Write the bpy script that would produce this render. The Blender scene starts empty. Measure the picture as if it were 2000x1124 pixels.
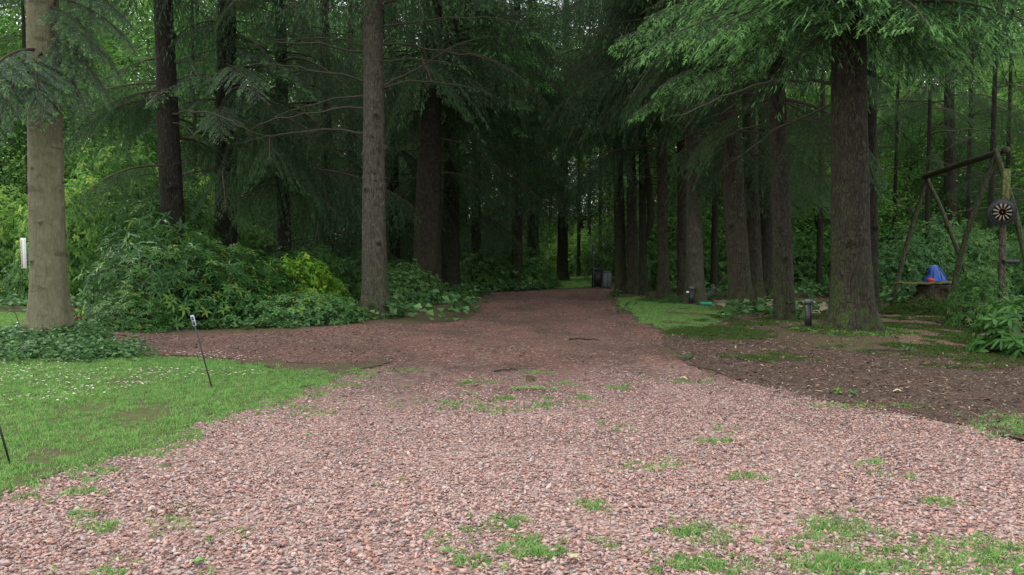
import bpy, bmesh, math, random
import numpy as np
from mathutils import Vector, Matrix, Euler
from mathutils.geometry import delaunay_2d_cdt

# ---------------------------------------------------------------- camera, sky, sun, exposure
SC = bpy.context.scene
CH, FPX, CX, CY, HZ = 1.3, 1500.0, 1000.0, 562.0, 490.0
PITCH = math.atan((CY - HZ) / FPX)
cam_d = bpy.data.cameras.new('camera')
cam_d.sensor_width = 36.0
cam_d.lens = 36.0 * FPX / 2000.0
cam_d.clip_start, cam_d.clip_end = 0.05, 2000.0
cam = bpy.data.objects.new('camera', cam_d)
SC.collection.objects.link(cam)
cam.location = (0, 0, CH)
cam.rotation_euler = (math.pi / 2 - PITCH, 0, 0)
SC.camera = cam

SUN_EL, SUN_AZ = math.radians(52), math.radians(292)      # azimuth clockwise from +Y: from the left
world = bpy.data.worlds.new('World')
SC.world = world
world.use_nodes = True
wn = world.node_tree
wn.nodes.clear()
w_out = wn.nodes.new('ShaderNodeOutputWorld')
w_bg = wn.nodes.new('ShaderNodeBackground')
w_sky = wn.nodes.new('ShaderNodeTexSky')
w_sky.sky_type = 'NISHITA'
w_sky.sun_disc = False
w_sky.sun_elevation = SUN_EL
w_sky.sun_rotation = SUN_AZ
w_sky.dust_density = 4.0
w_mix = wn.nodes.new('ShaderNodeMix')
w_mix.data_type = 'RGBA'
w_mix.inputs[0].default_value = 0.8                        # a closed white cloud cover over the clear sky
wn.links.new(w_sky.outputs[0], w_mix.inputs[6])
w_mix.inputs[7].default_value = (11.5, 12.0, 12.6, 1)
wn.links.new(w_mix.outputs[2], w_bg.inputs[0])
w_bg.inputs[1].default_value = 0.15
wn.links.new(w_bg.outputs[0], w_out.inputs[0])
sun_d = bpy.data.lights.new('sun', 'SUN')
sun_d.energy = 1.5
sun_d.angle = math.radians(25)
sun_d.color = (1.0, 0.97, 0.92)
sun = bpy.data.objects.new('sun', sun_d)
SC.collection.objects.link(sun)
sd = Vector((math.sin(SUN_AZ) * math.cos(SUN_EL), math.cos(SUN_AZ) * math.cos(SUN_EL), math.sin(SUN_EL)))
sun.rotation_euler = sd.to_track_quat('Z', 'Y').to_euler()
SC.view_settings.view_transform = 'Standard'
SC.view_settings.look = 'None'
SC.view_settings.exposure = 0.5
SC.view_settings.gamma = 1.0
SC.view_settings.use_curve_mapping = False
cy = SC.cycles
cy.max_bounces = 8
cy.diffuse_bounces = 6
cy.glossy_bounces = 2
cy.transmission_bounces = 3
cy.transparent_max_bounces = 4
cy.use_denoising = True
try:
    cy.denoiser = 'OPENIMAGEDENOISE'
    cy.denoising_prefilter = 'ACCURATE'
except Exception:
    pass
cy.caustics_reflective = cy.caustics_refractive = False
SC.render.use_persistent_data = False

# ---------------------------------------------------------------- picture <-> place
def ray(px, py):
    cx, cyy = (px - CX) / FPX, -(py - CY) / FPX
    f = np.array([0, math.cos(PITCH), -math.sin(PITCH)])
    u = np.array([0, math.sin(PITCH), math.cos(PITCH)])
    return np.array([1.0, 0, 0]) * cx + u * cyy + f
def G(px, py, z=0.0):
    d = ray(px, py)
    t = (z - CH) / d[2]
    return np.array([d[0] * t, d[1] * t, z])
def AT(px, py, Y):
    d = ray(px, py)
    t = Y / d[1]
    return np.array([d[0] * t, Y, CH + d[2] * t])

# ---------------------------------------------------------------- helpers
COL = SC.collection
def link(o):
    COL.objects.link(o)
    return o
def tag(o, label=None, cat=None, group=None, kind=None):
    if label: o['label'] = label
    if cat: o['category'] = cat
    if group: o['group'] = group
    if kind: o['kind'] = kind
    return o
def empty(name, loc=(0, 0, 0), rz=0.0):
    o = bpy.data.objects.new(name, None)
    o.empty_display_size = 0.2
    o.location = loc
    o.rotation_euler = (0, 0, rz)
    return link(o)

class MB:
    """collects triangles with tone / tip values per vertex and a material index per face"""
    def __init__(s):
        s.v, s.f, s.a, s.b, s.m, s.n = [], [], [], [], [], 0
    def add(s, v, f, tone=0.5, tip=0.0, mat=0):
        v = np.asarray(v, float).reshape(-1, 3)
        f = np.asarray(f, int).reshape(-1, 3)
        s.v.append(v); s.f.append(f + s.n)
        s.a.append(np.broadcast_to(np.asarray(tone, float), (len(v),)).copy())
        s.b.append(np.broadcast_to(np.asarray(tip, float), (len(v),)).copy())
        s.m.append(np.full(len(f), mat, int))
        s.n += len(v)
    def arrays(s):
        return (np.concatenate(s.v), np.concatenate(s.f), np.concatenate(s.a), np.concatenate(s.b), np.concatenate(s.m))
    def addm(s, arr, M4, tone_add=0.0):
        V, F, A, B, MI = arr
        W = V @ M4[:3, :3].T + M4[:3, 3]
        s.v.append(W); s.f.append(F + s.n); s.a.append(A + tone_add); s.b.append(B); s.m.append(MI)
        s.n += len(W)
    def mesh(s, name, mats, smooth=False):
        V, F, A, B, MI = s.arrays()
        me = bpy.data.meshes.new(name)
        me.vertices.add(len(V)); me.vertices.foreach_set('co', V.astype(np.float32).ravel())
        me.loops.add(len(F) * 3); me.loops.foreach_set('vertex_index', F.astype(np.int32).ravel())
        me.polygons.add(len(F))
        me.polygons.foreach_set('loop_start', np.arange(0, len(F) * 3, 3, dtype=np.int32))
        me.polygons.foreach_set('material_index', MI.astype(np.int32))
        if smooth: me.polygons.foreach_set('use_smooth', np.ones(len(F), bool))
        t = me.attributes.new('tone', 'FLOAT', 'POINT'); t.data.foreach_set('value', A.astype(np.float32))
        t = me.attributes.new('tip', 'FLOAT', 'POINT'); t.data.foreach_set('value', B.astype(np.float32))
        for m in mats: me.materials.append(m)
        me.update(calc_edges=True)
        return me
    def obj(s, name, mats, parent=None, smooth=False):
        if not isinstance(mats, (list, tuple)): mats = [mats]
        o = bpy.data.objects.new(name, s.mesh(name, mats, smooth))
        link(o)
        if parent: o.parent = parent
        return o
def inst(name, me, parent=None, loc=(0, 0, 0), rot=(0, 0, 0), scl=(1, 1, 1)):
    o = bpy.data.objects.new(name, me)
    o.location = loc; o.rotation_euler = rot
    o.scale = (scl, scl, scl) if isinstance(scl, (int, float)) else scl
    link(o)
    if parent: o.parent = parent
    return o

def unit(a):
    a = np.asarray(a, float)
    return a / (np.linalg.norm(a, axis=-1, keepdims=True) + 1e-9)

def tube(mb, pts, rad, n=6, mat=0, tone=0.5, tip=0.0, cap=True, jit=0.0, rng=None):
    pts = np.asarray(pts, float); k = len(pts)
    rad = np.broadcast_to(np.asarray(rad, float), (k,))
    d = np.gradient(pts, axis=0); d = unit(d)
    ref = np.array([0, 0, 1.0]) if abs(d[0][2]) < 0.9 else np.array([1.0, 0, 0])
    u = unit(np.cross(d, ref)); w = np.cross(d, u)
    th = np.linspace(0, 2 * math.pi, n, endpoint=False)
    ring = (np.cos(th)[None, :, None] * u[:, None, :] + np.sin(th)[None, :, None] * w[:, None, :]) * rad[:, None, None]
    if jit and rng is not None: ring = ring * (1 + rng.uniform(-jit, jit, (k, n, 1)))
    V = (pts[:, None, :] + ring).reshape(-1, 3)
    i = np.arange(k - 1)[:, None]; j = np.arange(n)[None, :]; j2 = (j + 1) % n
    a = i * n + j; b = i * n + j2; c = (i + 1) * n + j2; e = (i + 1) * n + j
    F = np.concatenate([np.stack([a, b, c], -1).reshape(-1, 3), np.stack([a, c, e], -1).reshape(-1, 3)])
    if cap:
        V = np.concatenate([V, pts[:1], pts[-1:]])
        jj = np.arange(n); j3 = (jj + 1) % n
        F = np.concatenate([F, np.stack([np.full(n, k * n), j3, jj], -1), np.stack([np.full(n, k * n + 1), (k - 1) * n + jj, (k - 1) * n + j3], -1)])
    mb.add(V, F, tone, tip, mat)

def box(mb, c, s, R=None, mat=0, tone=0.5):
    c = np.asarray(c, float); h = np.asarray(s, float) / 2
    v = np.array([[x, y, z] for x in (-1, 1) for y in (-1, 1) for z in (-1, 1)], float) * h
    # small chamfer by adding nothing: thin things only
    if R is not None: v = v @ np.asarray(R, float).T
    f = [(0, 1, 3), (0, 3, 2), (4, 6, 7), (4, 7, 5), (0, 4, 5), (0, 5, 1), (2, 3, 7), (2, 7, 6), (0, 2, 6), (0, 6, 4), (1, 5, 7), (1, 7, 3)]
    mb.add(v + c, f, tone, 0, mat)

def bevel_box(mb, c, s, b=0.01, R=None, mat=0):
    """box with rounded vertical edges and a chamfered top and bottom"""
    c = np.asarray(c, float); hx, hy, hz = np.asarray(s, float) / 2
    def ringp(x, y, z):
        r = min(b, x * 0.9, y * 0.9)
        o = []
        for sx, sy, a0 in ((1, 1, 0), (-1, 1, 90), (-1, -1, 180), (1, -1, 270)):
            for da in (0, 45, 90):
                t = math.radians(a0 + da)
                o.append((sx * (x - r) + r * math.cos(t), sy * (y - r) + r * math.sin(t), z))
        return o
    rings = [ringp(hx - b, hy - b, -hz), ringp(hx, hy, -hz + b), ringp(hx, hy, hz - b), ringp(hx - b, hy - b, hz)]
    v = np.array([p for r in rings for p in r] + [(0, 0, -hz), (0, 0, hz)])
    n = 12; f = []
    for i in range(3):
        for j in range(n):
            a, bb = i * n + j, i * n + (j + 1) % n
            f += [(a, bb, bb + n), (a, bb + n, a + n)]
    for j in range(n):
        f += [(48, (j + 1) % n, j), (49, 36 + j, 36 + (j + 1) % n)]
    if R is not None: v = v @ np.asarray(R, float).T
    mb.add(v + c, f, 0.5, 0, mat)

def lathe(mb, prof, c=(0, 0, 0), n=20, mat=0, tone=0.5):
    prof = np.asarray(prof, float)
    th = np.linspace(0, 2 * math.pi, n, endpoint=False)
    V = np.stack([prof[:, 0][:, None] * np.cos(th), prof[:, 0][:, None] * np.sin(th), np.repeat(prof[:, 1][:, None], n, 1)], -1).reshape(-1, 3) + np.asarray(c, float)
    k = len(prof); F = []
    for i in range(k - 1):
        for j in range(n):
            a, b = i * n + j, i * n + (j + 1) % n
            F += [(a, b, b + n), (a, b + n, a + n)]
    mb.add(V, F, tone, 0, mat)

def leaves(mb, P, D, N, L, W, tone, tip=0.0, mat=0, fold=0.18, curl=0.12, hi=False):
    P = np.asarray(P, float); n = len(P)
    if n == 0: return
    D = unit(D); S = unit(np.cross(D, N)); N = np.cross(S, D)
    L = np.broadcast_to(L, (n,))[:, None]; W = np.broadcast_to(W, (n,))[:, None]
    tone = np.broadcast_to(tone, (n,)); tip = np.broadcast_to(tip, (n,))
    if not hi:
        v = np.stack([P, P + D * L * .45 + S * W / 2 + N * W * fold, P + D * L * .45 - S * W / 2 + N * W * fold, P + D * L - N * L * curl], 1)
        base = np.array([[0, 1, 3], [0, 3, 2]]); k = 4
    else:
        rows = [P]
        for t, w in ((.22, .34), (.55, .5), (.82, .3)):
            z = -curl * (t ** 2)
            rows += [P + D * L * t + S * W * w + N * (W * fold * w * 2 + L * z), P + D * L * t + N * L * z, P + D * L * t - S * W * w + N * (W * fold * w * 2 + L * z)]
        rows.append(P + D * L - N * L * curl)
        v = np.stack(rows, 1); k = 11
        base = [[0, 1, 2], [0, 2, 3]]
        for r in (1, 4):
            base += [[r, r + 3, r + 4], [r, r + 4, r + 1], [r + 1, r + 4, r + 5], [r + 1, r + 5, r + 2]]
        base += [[7, 10, 8], [8, 10, 9]]
        base = np.array(base)
    F = (base[None] + (np.arange(n) * k)[:, None, None]).reshape(-1, 3)
    mb.add(v.reshape(-1, 3), F, np.repeat(tone, k), np.repeat(tip, k), mat)

def vnoise(x, y, s=1.0, seed=0):
    """cheap smooth 2-D value noise in 0..1"""
    x = np.asarray(x, float) * s + seed * 17.3; y = np.asarray(y, float) * s - seed * 9.1
    xi, yi = np.floor(x), np.floor(y); fx, fy = x - xi, y - yi
    fx = fx * fx * (3 - 2 * fx); fy = fy * fy * (3 - 2 * fy)
    def h(a, b):
        t = np.sin(a * 127.1 + b * 311.7) * 43758.5453
        return t - np.floor(t)
    return (h(xi, yi) * (1 - fx) + h(xi + 1, yi) * fx) * (1 - fy) + (h(xi, yi + 1) * (1 - fx) + h(xi + 1, yi + 1) * fx) * fy

# ---------------------------------------------------------------- materials
def newmat(name):
    m = bpy.data.materials.new(name); m.use_nodes = True
    nt = m.node_tree; nt.nodes.clear()
    out = nt.nodes.new('ShaderNodeOutputMaterial')
    return m, nt, out
def N_(nt, t, **kw):
    n = nt.nodes.new(t)
    for k, v in kw.items(): setattr(n, k, v)
    return n
def mixc(nt, fac, a, b):
    n = N_(nt, 'ShaderNodeMix', data_type='RGBA')
    for i, x in ((0, fac), (6, a), (7, b)):
        if isinstance(x, (int, float)): n.inputs[i].default_value = x
        elif isinstance(x, tuple): n.inputs[i].default_value = (*x, 1)
        else: nt.links.new(x, n.inputs[i])
    return n.outputs[2]
def mth(nt, op, a, b=None, clamp=False):
    n = N_(nt, 'ShaderNodeMath', operation=op, use_clamp=clamp)
    for i, x in ((0, a), (1, b)):
        if x is None: continue
        if isinstance(x, (int, float)): n.inputs[i].default_value = x
        else: nt.links.new(x, n.inputs[i])
    return n.outputs[0]
def noise(nt, vec, scale, detail=4.0, rough=0.55):
    n = N_(nt, 'ShaderNodeTexNoise'); n.inputs['Scale'].default_value = scale
    n.inputs['Detail'].default_value = detail; n.inputs['Roughness'].default_value = rough
    if vec is not None: nt.links.new(vec, n.inputs['Vector'])
    return n.outputs[0]
def ramp(nt, fac, lo, hi, a=0.0, b=1.0):
    n = N_(nt, 'ShaderNodeMapRange'); n.clamp = True
    nt.links.new(fac, n.inputs[0])
    for i, x in ((1, lo), (2, hi), (3, a), (4, b)): n.inputs[i].default_value = x
    return n.outputs[0]
def attr(nt, name):
    n = N_(nt, 'ShaderNodeAttribute', attribute_name=name)
    return n.outputs['Fac']
def mapping(nt, scale=(1, 1, 1), src='Object'):
    tc = N_(nt, 'ShaderNodeTexCoord'); mp = N_(nt, 'ShaderNodeMapping')
    mp.inputs['Scale'].default_value = scale
    nt.links.new(tc.outputs[src], mp.inputs[0])
    return mp.outputs[0]
def bsdf(nt, out, col, rough=0.8, spec=0.3, bump=None, bstr=0.3, bdist=0.02):
    p = N_(nt, 'ShaderNodeBsdfPrincipled')
    if isinstance(col, tuple): p.inputs['Base Color'].default_value = (*col, 1)
    else: nt.links.new(col, p.inputs['Base Color'])
    if isinstance(rough, (int, float)): p.inputs['Roughness'].default_value = rough
    else: nt.links.new(rough, p.inputs['Roughness'])
    p.inputs['Specular IOR Level'].default_value = spec
    if bump is not None:
        b = N_(nt, 'ShaderNodeBump'); b.inputs['Strength'].default_value = bstr; b.inputs['Distance'].default_value = bdist
        nt.links.new(bump, b.inputs['Height']); nt.links.new(b.outputs[0], p.inputs['Normal'])
    if out is not None: nt.links.new(p.outputs[0], out.inputs[0])
    return p

def plain(name, col, rough=0.6, var=0.15, spec=0.4, scale=30):
    m, nt, out = newmat(name)
    v = mapping(nt)
    c = mixc(nt, noise(nt, v, scale), tuple(x * (1 - var) for x in col), tuple(min(1, x * (1 + var)) for x in col))
    bsdf(nt, out, c, rough, spec)
    return m

def foliage(name, dark, light, tipc=None, trans=0.35, rough=0.55, rnd=0.5, back=None, spec=0.12):
    m, nt, out = newmat(name)
    oi = N_(nt, 'ShaderNodeObjectInfo')
    t = mth(nt, 'ADD', attr(nt, 'tone'), mth(nt, 'MULTIPLY', mth(nt, 'SUBTRACT', oi.outputs['Random'], 0.5), rnd), clamp=True)
    c = mixc(nt, t, dark, light)
    if tipc: c = mixc(nt, attr(nt, 'tip'), c, tipc)
    if back:
        g = N_(nt, 'ShaderNodeNewGeometry')
        c = mixc(nt, mth(nt, 'MULTIPLY', g.outputs['Backfacing'], 0.5), c, back)
    p = bsdf(nt, None, c, rough, spec)
    tr = N_(nt, 'ShaderNodeBsdfTranslucent')
    hs = N_(nt, 'ShaderNodeHueSaturation'); hs.inputs['Hue'].default_value = 0.495; hs.inputs['Saturation'].default_value = 1.0; hs.inputs['Value'].default_value = 1.3
    nt.links.new(c, hs.inputs['Color']); nt.links.new(hs.outputs[0], tr.inputs[0])
    mx = N_(nt, 'ShaderNodeMixShader'); mx.inputs[0].default_value = trans
    nt.links.new(p.outputs[0], mx.inputs[1]); nt.links.new(tr.outputs[0], mx.inputs[2])
    nt.links.new(mx.outputs[0], out.inputs[0])
    return m

def bark(name, a, b, moss=0.3, mossc=(0.055, 0.075, 0.022), crack=1.0, plates=9.0, rings=0.12):
    """a, b: dark and light bark colour; moss grows on the lowest part and one side"""
    m, nt, out = newmat(name)
    v = mapping(nt, (1, 1, 0.22))
    vh = mapping(nt, (1, 1, 3.0))
    v0 = mapping(nt)
    n1 = noise(nt, v, 34, 7, 0.72)
    n2 = noise(nt, v0, 3.1, 5, .65)
    n3 = noise(nt, mapping(nt, (1, 1, 0.7)), 12, 6, 0.7)
    n4 = noise(nt, vh, 2.6, 3, .5)
    vo = N_(nt, 'ShaderNodeTexVoronoi', feature='DISTANCE_TO_EDGE'); vo.inputs['Scale'].default_value = plates * 2
    mp = mapping(nt, (1.5, 1.5, 0.45)); 
    ad = N_(nt, 'ShaderNodeMix', data_type='VECTOR'); ad.inputs[0].default_value = 0.12
    nt.links.new(mp, ad.inputs[4])
    nn = N_(nt, 'ShaderNodeTexNoise'); nn.inputs['Scale'].default_value = 6; nt.links.new(v0, nn.inputs['Vector']); nt.links.new(nn.outputs[1], ad.inputs[5])
    nt.links.new(ad.outputs[1], vo.inputs['Vector'])
    cr = ramp(nt, vo.outputs['Distance'], 0.0, 0.16)
    t = mth(nt, 'ADD', mth(nt, 'MULTIPLY', n1, 0.6), mth(nt, 'MULTIPLY', n3, 0.4))
    c = mixc(nt, ramp(nt, t, *((0.3, 0.6) if crack < .5 else (0.42, 0.6))), a, b)
    c = mixc(nt, mth(nt, 'MULTIPLY', mth(nt, 'SUBTRACT', 1.0, cr), 0.55 * crack), c, tuple(x * 0.35 for x in a))
    c = mixc(nt, ramp(nt, n2, 0.45, 0.68, 0.0, 0.25 if crack < .5 else 0.55), c, tuple(x * 0.55 for x in b))
    c = mixc(nt, ramp(nt, noise(nt, v0, 7, 5, .7), 0.6, 0.7, 0.0, 0.5), c, tuple(min(1, x * 1.35) for x in b))
    c = mixc(nt, ramp(nt, n4, 0.6, 0.68, 0.0, rings), c, tuple(x * 0.6 for x in a))
    c = mixc(nt, attr(nt, 'tip'), c, tuple(x * 0.25 for x in a))                      # knots
    c = mixc(nt, mth(nt, 'MULTIPLY', ramp(nt, noise(nt, v0, 5.5, 5, .7), 0.42, 0.66), mth(nt, 'MULTIPLY', attr(nt, 'tone'), moss * 2.2), clamp=True), c, mossc)
    h = mth(nt, 'ADD', mth(nt, 'MULTIPLY', n1, 0.7), mth(nt, 'ADD', mth(nt, 'MULTIPLY', cr, 0.5 * crack), mth(nt, 'MULTIPLY', n3, 0.35)))
    bsdf(nt, out, c, 0.9, 0.15, h, 1.0, 0.03)
    return m

M_BARK_PALE = bark('pale_bark', (0.09, 0.083, 0.048), (0.22, 0.203, 0.122), 0.12, crack=0.25, plates=20, rings=0.55)
M_BARK_GREY = bark('grey_bark', (0.045, 0.04, 0.029), (0.135, 0.12, 0.088), 0.5, crack=0.7)
M_BARK_BROWN = bark('brown_bark', (0.022, 0.018, 0.013), (0.072, 0.06, 0.043), 0.6)
M_BARK_DARK = bark('dark_bark', (0.016, 0.014, 0.010), (0.045, 0.04, 0.029), 0.5)
M_BARK_RED = bark('reddish_bark', (0.028, 0.021, 0.015), (0.085, 0.068, 0.048), 0.45)
M_TWIG = plain('twig_bark', (0.07, 0.055, 0.04), 0.9, 0.35, 0.1)
M_DEADTWIG = plain('dead_twig', (0.06, 0.055, 0.036), 0.9, 0.4, 0.1)
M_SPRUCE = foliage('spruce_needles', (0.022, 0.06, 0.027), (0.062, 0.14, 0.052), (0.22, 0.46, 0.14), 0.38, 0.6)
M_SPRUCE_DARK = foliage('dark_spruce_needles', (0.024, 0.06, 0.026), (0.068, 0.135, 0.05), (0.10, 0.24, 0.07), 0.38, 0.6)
M_FIR = foliage('fir_needles', (0.06, 0.095, 0.065), (0.15, 0.2, 0.145), (0.2, 0.46, 0.09), 0.3, 0.55)
M_LEAF = foliage('broadleaf_leaves', (0.045, 0.14, 0.032), (0.18, 0.34, 0.08), (0.30, 0.40, 0.07), 0.55, 0.5, 0.8)
M_RHODO = foliage('rhododendron_leaves', (0.02, 0.07, 0.016), (0.085, 0.21, 0.04), (0.2, 0.3, 0.05), 0.25, 0.42, 0.35, (0.06, 0.13, 0.04), .18)
M_SHRUB = foliage('shrub_leaves', (0.04, 0.11, 0.035), (0.13, 0.27, 0.075), (0.25, 0.33, 0.04), 0.35, 0.45, 0.4)
M_YELLOW = foliage('yellow_green_leaves', (0.07, 0.20, 0.02), (0.23, 0.42, 0.045), (0.33, 0.42, 0.05), 0.4, 0.45, 0.2)
M_IVY = foliage('ivy_leaves', (0.035, 0.09, 0.03), (0.11, 0.22, 0.07), (0.2, 0.3, 0.06), 0.25, 0.45, 0.8)
M_GRASS = foliage('grass_blades', (0.08, 0.19, 0.042), (0.22, 0.42, 0.11), (0.3, 0.36, 0.14), 0.4, 0.5, 1.0)
M_MOSS = foliage('moss', (0.03, 0.06, 0.014), (0.085, 0.135, 0.03), None, 0.2, 0.9, 0.9)

def ground_mat(name, layers, bump=0.6, fine=140.0, rough=0.95):
    """layers: (colour a, colour b) base, then [scale, lo, hi, colour]"""
    m, nt, out = newmat(name)
    v = mapping(nt)
    a, b = layers[0]
    n1 = noise(nt, v, fine, 5, 0.7)
    n2 = noise(nt, v, fine * 0.28, 5, 0.65)
    c = mixc(nt, ramp(nt, mth(nt, 'ADD', mth(nt, 'MULTIPLY', n1, .6), mth(nt, 'MULTIPLY', n2, .4)), 0.38, 0.64), a, b)
    for k, (s, lo, hi, cc) in enumerate(layers[1:]):
        vv = N_(nt, 'ShaderNodeVectorMath', operation='ADD'); nt.links.new(v, vv.inputs[0]); vv.inputs[1].default_value = (k * 7.7, k * 3.3, 0)
        f = ramp(nt, noise(nt, vv.outputs[0], s, 6, 0.68), lo, hi)
        c = mixc(nt, f, c, cc)
    bsdf(nt, out, c, rough, 0.15, mth(nt, 'ADD', n1, mth(nt, 'MULTIPLY', n2, 1.5)), bump, 0.02)
    return m
M_FLOOR = ground_mat('forest_floor', [((0.045, 0.03, 0.02), (0.15, 0.10, 0.065)), (0.9, 0.42, 0.72, (0.055, 0.075, 0.02)), (45, 0.6, 0.68, (0.2, 0.15, 0.10))])
M_MULCH = ground_mat('mulch', [((0.032, 0.022, 0.017), (0.14, 0.092, 0.068)), (60, 0.6, 0.68, (0.23, 0.17, 0.12)), (1.6, .5, .62, (0.11, 0.06, 0.042)), (2.7, .56, .68, (0.03, 0.022, 0.017))], 0.9, 90)
M_LAWNBASE = ground_mat('lawn_soil', [((0.05, 0.06, 0.02), (0.12, 0.15, 0.04)), (9.0, 0.52, 0.6, (0.09, 0.065, 0.045)), (40, .58, .64, (.14, .11, .07))], 0.9, 60)
M_SAND = ground_mat('sand', [((0.22, 0.175, 0.11), (0.34, 0.28, 0.18)), (3, 0.6, 0.8, (0.16, 0.12, 0.07))], 0.3)

def driveway_mat():
    m, nt, out = newmat('driveway_gravel')
    v = mapping(nt)
    vo = N_(nt, 'ShaderNodeTexVoronoi'); vo.inputs['Scale'].default_value = 42; nt.links.new(v, vo.inputs['Vector'])
    sp = N_(nt, 'ShaderNodeSeparateColor'); nt.links.new(vo.outputs['Color'], sp.inputs[0])
    g = mixc(nt, sp.outputs[0], (0.12, 0.07, 0.058), (0.40, 0.26, 0.22))
    g = mixc(nt, ramp(nt, sp.outputs[1], 0.75, 0.8), g, (0.32, 0.27, 0.24))
    n1 = noise(nt, v, 90, 5, .7)
    dirt = mixc(nt, ramp(nt, n1, 0.35, 0.65), (0.06, 0.029, 0.021), (0.2, 0.10, 0.074))
    dirt = mixc(nt, ramp(nt, noise(nt, mapping(nt, (1, 0.35, 1)), 1.3, 5, .65), 0.45, 0.68), dirt, (0.06, 0.04, 0.031))
    dirt = mixc(nt, ramp(nt, sp.outputs[2], 0.86, 0.9, 0, .7), dirt, (0.33, 0.23, 0.19))
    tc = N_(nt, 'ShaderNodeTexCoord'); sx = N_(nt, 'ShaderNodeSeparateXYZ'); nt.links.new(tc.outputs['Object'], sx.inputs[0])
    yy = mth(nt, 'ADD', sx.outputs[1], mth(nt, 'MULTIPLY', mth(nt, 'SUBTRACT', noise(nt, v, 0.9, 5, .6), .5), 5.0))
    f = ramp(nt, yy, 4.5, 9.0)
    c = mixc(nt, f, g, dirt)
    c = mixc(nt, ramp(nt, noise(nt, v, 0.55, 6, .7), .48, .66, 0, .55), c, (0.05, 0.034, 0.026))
    h = mth(nt, 'ADD', vo.outputs['Distance'], n1)
    bsdf(nt, out, c, 0.9, 0.2, h, 0.7, 0.02)
    return m
M_DRIVE = driveway_mat()
M_SIDE = ground_mat('side_path', [((0.085, 0.05, 0.034), (0.24, 0.145, 0.105)), (1.2, 0.55, 0.7, (0.09, 0.085, 0.035)), (50, 0.62, 0.7, (0.3, 0.21, 0.17))])

def pebble_mat():
    m, nt, out = newmat('pebbles')
    oi = N_(nt, 'ShaderNodeObjectInfo')
    cr = N_(nt, 'ShaderNodeValToRGB'); nt.links.new(oi.outputs['Random'], cr.inputs[0])
    e = cr.color_ramp; e.interpolation = 'CONSTANT'
    cols = [(0.0, (0.525, 0.329, 0.281)), (0.15, (0.335, 0.160, 0.125)), (0.28, (0.508, 0.316, 0.260)), (0.42, (0.416, 0.292, 0.259)), (0.54, (0.204, 0.111, 0.096)),
            (0.62, (0.531, 0.363, 0.298)), (0.71, (0.448, 0.372, 0.337)), (0.78, (0.116, 0.085, 0.077)), (0.86, (0.493, 0.257, 0.184)), (0.94, (0.600, 0.467, 0.390)), (0.97, (0.347, 0.309, 0.299))]
    e.elements[0].position = 0; e.elements[0].color = (*cols[0][1], 1)
    e.elements[1].position = cols[1][0]; e.elements[1].color = (*cols[1][1], 1)
    for p, c in cols[2:]:
        x = e.elements.new(p); x.color = (*c, 1)
    v = mapping(nt)
    n = noise(nt, v, 60, 5, .7)
    c = mixc(nt, ramp(nt, n, 0.3, 0.7, 0, 0.5), cr.outputs[0], (0.2, 0.15, 0.13))
    bsdf(nt, out, c, 0.85, 0.25, n, 0.4, 0.004)
    return m
M_PEBBLE = pebble_mat()
def chip_mat():
    m, nt, out = newmat('litter_chips')
    oi = N_(nt, 'ShaderNodeObjectInfo')
    c = mixc(nt, oi.outputs['Random'], (0.04, 0.026, 0.019), (0.19, 0.125, 0.09))
    c = mixc(nt, ramp(nt, oi.outputs['Random'], 0.9, 0.93), c, (0.34, 0.27, 0.19))
    bsdf(nt, out, c, 0.85, 0.2)
    return m
M_CHIP = chip_mat()

# ---------------------------------------------------------------- ground
def hgt(x, y):
    """gentle lie of the land: a slight bank under the trees at the right, ruts and dips"""
    x = np.asarray(x, float); y = np.asarray(y, float)
    h = 0.05 * (vnoise(x, y, 0.35, 1) - 0.5) * np.clip((y - 4) / 6, 0, 1)
    h = h + 0.018 * (vnoise(x, y, 1.7, 2) - 0.5)
    h = h + 0.09 * np.exp(-(((x - 5.0) / 1.6) ** 2 + ((y - 11.6) / 1.3) ** 2))
    h = h + 0.12 * np.exp(-(((x + 6.6) / 1.2) ** 2 + ((y - 11.1) / 1.0) ** 2))
    return h

def px_poly(pts, z=0.0):
    return [tuple(G(px, py)[:2]) for px, py in pts]
def wobble(poly, amp=0.06, step=0.12, seed=3, ymax=60):
    out = []
    n = len(poly)
    for i in range(n):
        a = np.array(poly[i]); b = np.array(poly[(i + 1) % n])
        d = np.linalg.norm(b - a); st = step * max(1.0, np.mean([a[1], b[1]]) / 9)
        k = max(1, int(d / st)); nrm = np.array([-(b - a)[1], (b - a)[0]]) / (d + 1e-9)
        for j in range(k):
            p = a + (b - a) * j / k
            o = (vnoise(p[0], p[1], 3.1, seed) - .5) * 2 * amp + (vnoise(p[0], p[1], 9.0, seed + 1) - .5) * amp
            out.append(tuple(p + nrm * o))
    return out
def inside(poly, x, y):
    x = np.asarray(x, float); y = np.asarray(y, float)
    P = np.asarray(poly); r = np.zeros(x.shape, bool)
    j = len(P) - 1
    for i in range(len(P)):
        xi, yi = P[i]; xj, yj = P[j]
        c = ((yi > y) != (yj > y)) & (x < (xj - xi) * (y - yi) / (yj - yi + 1e-12) + xi)
        r ^= c; j = i
    return r
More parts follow.
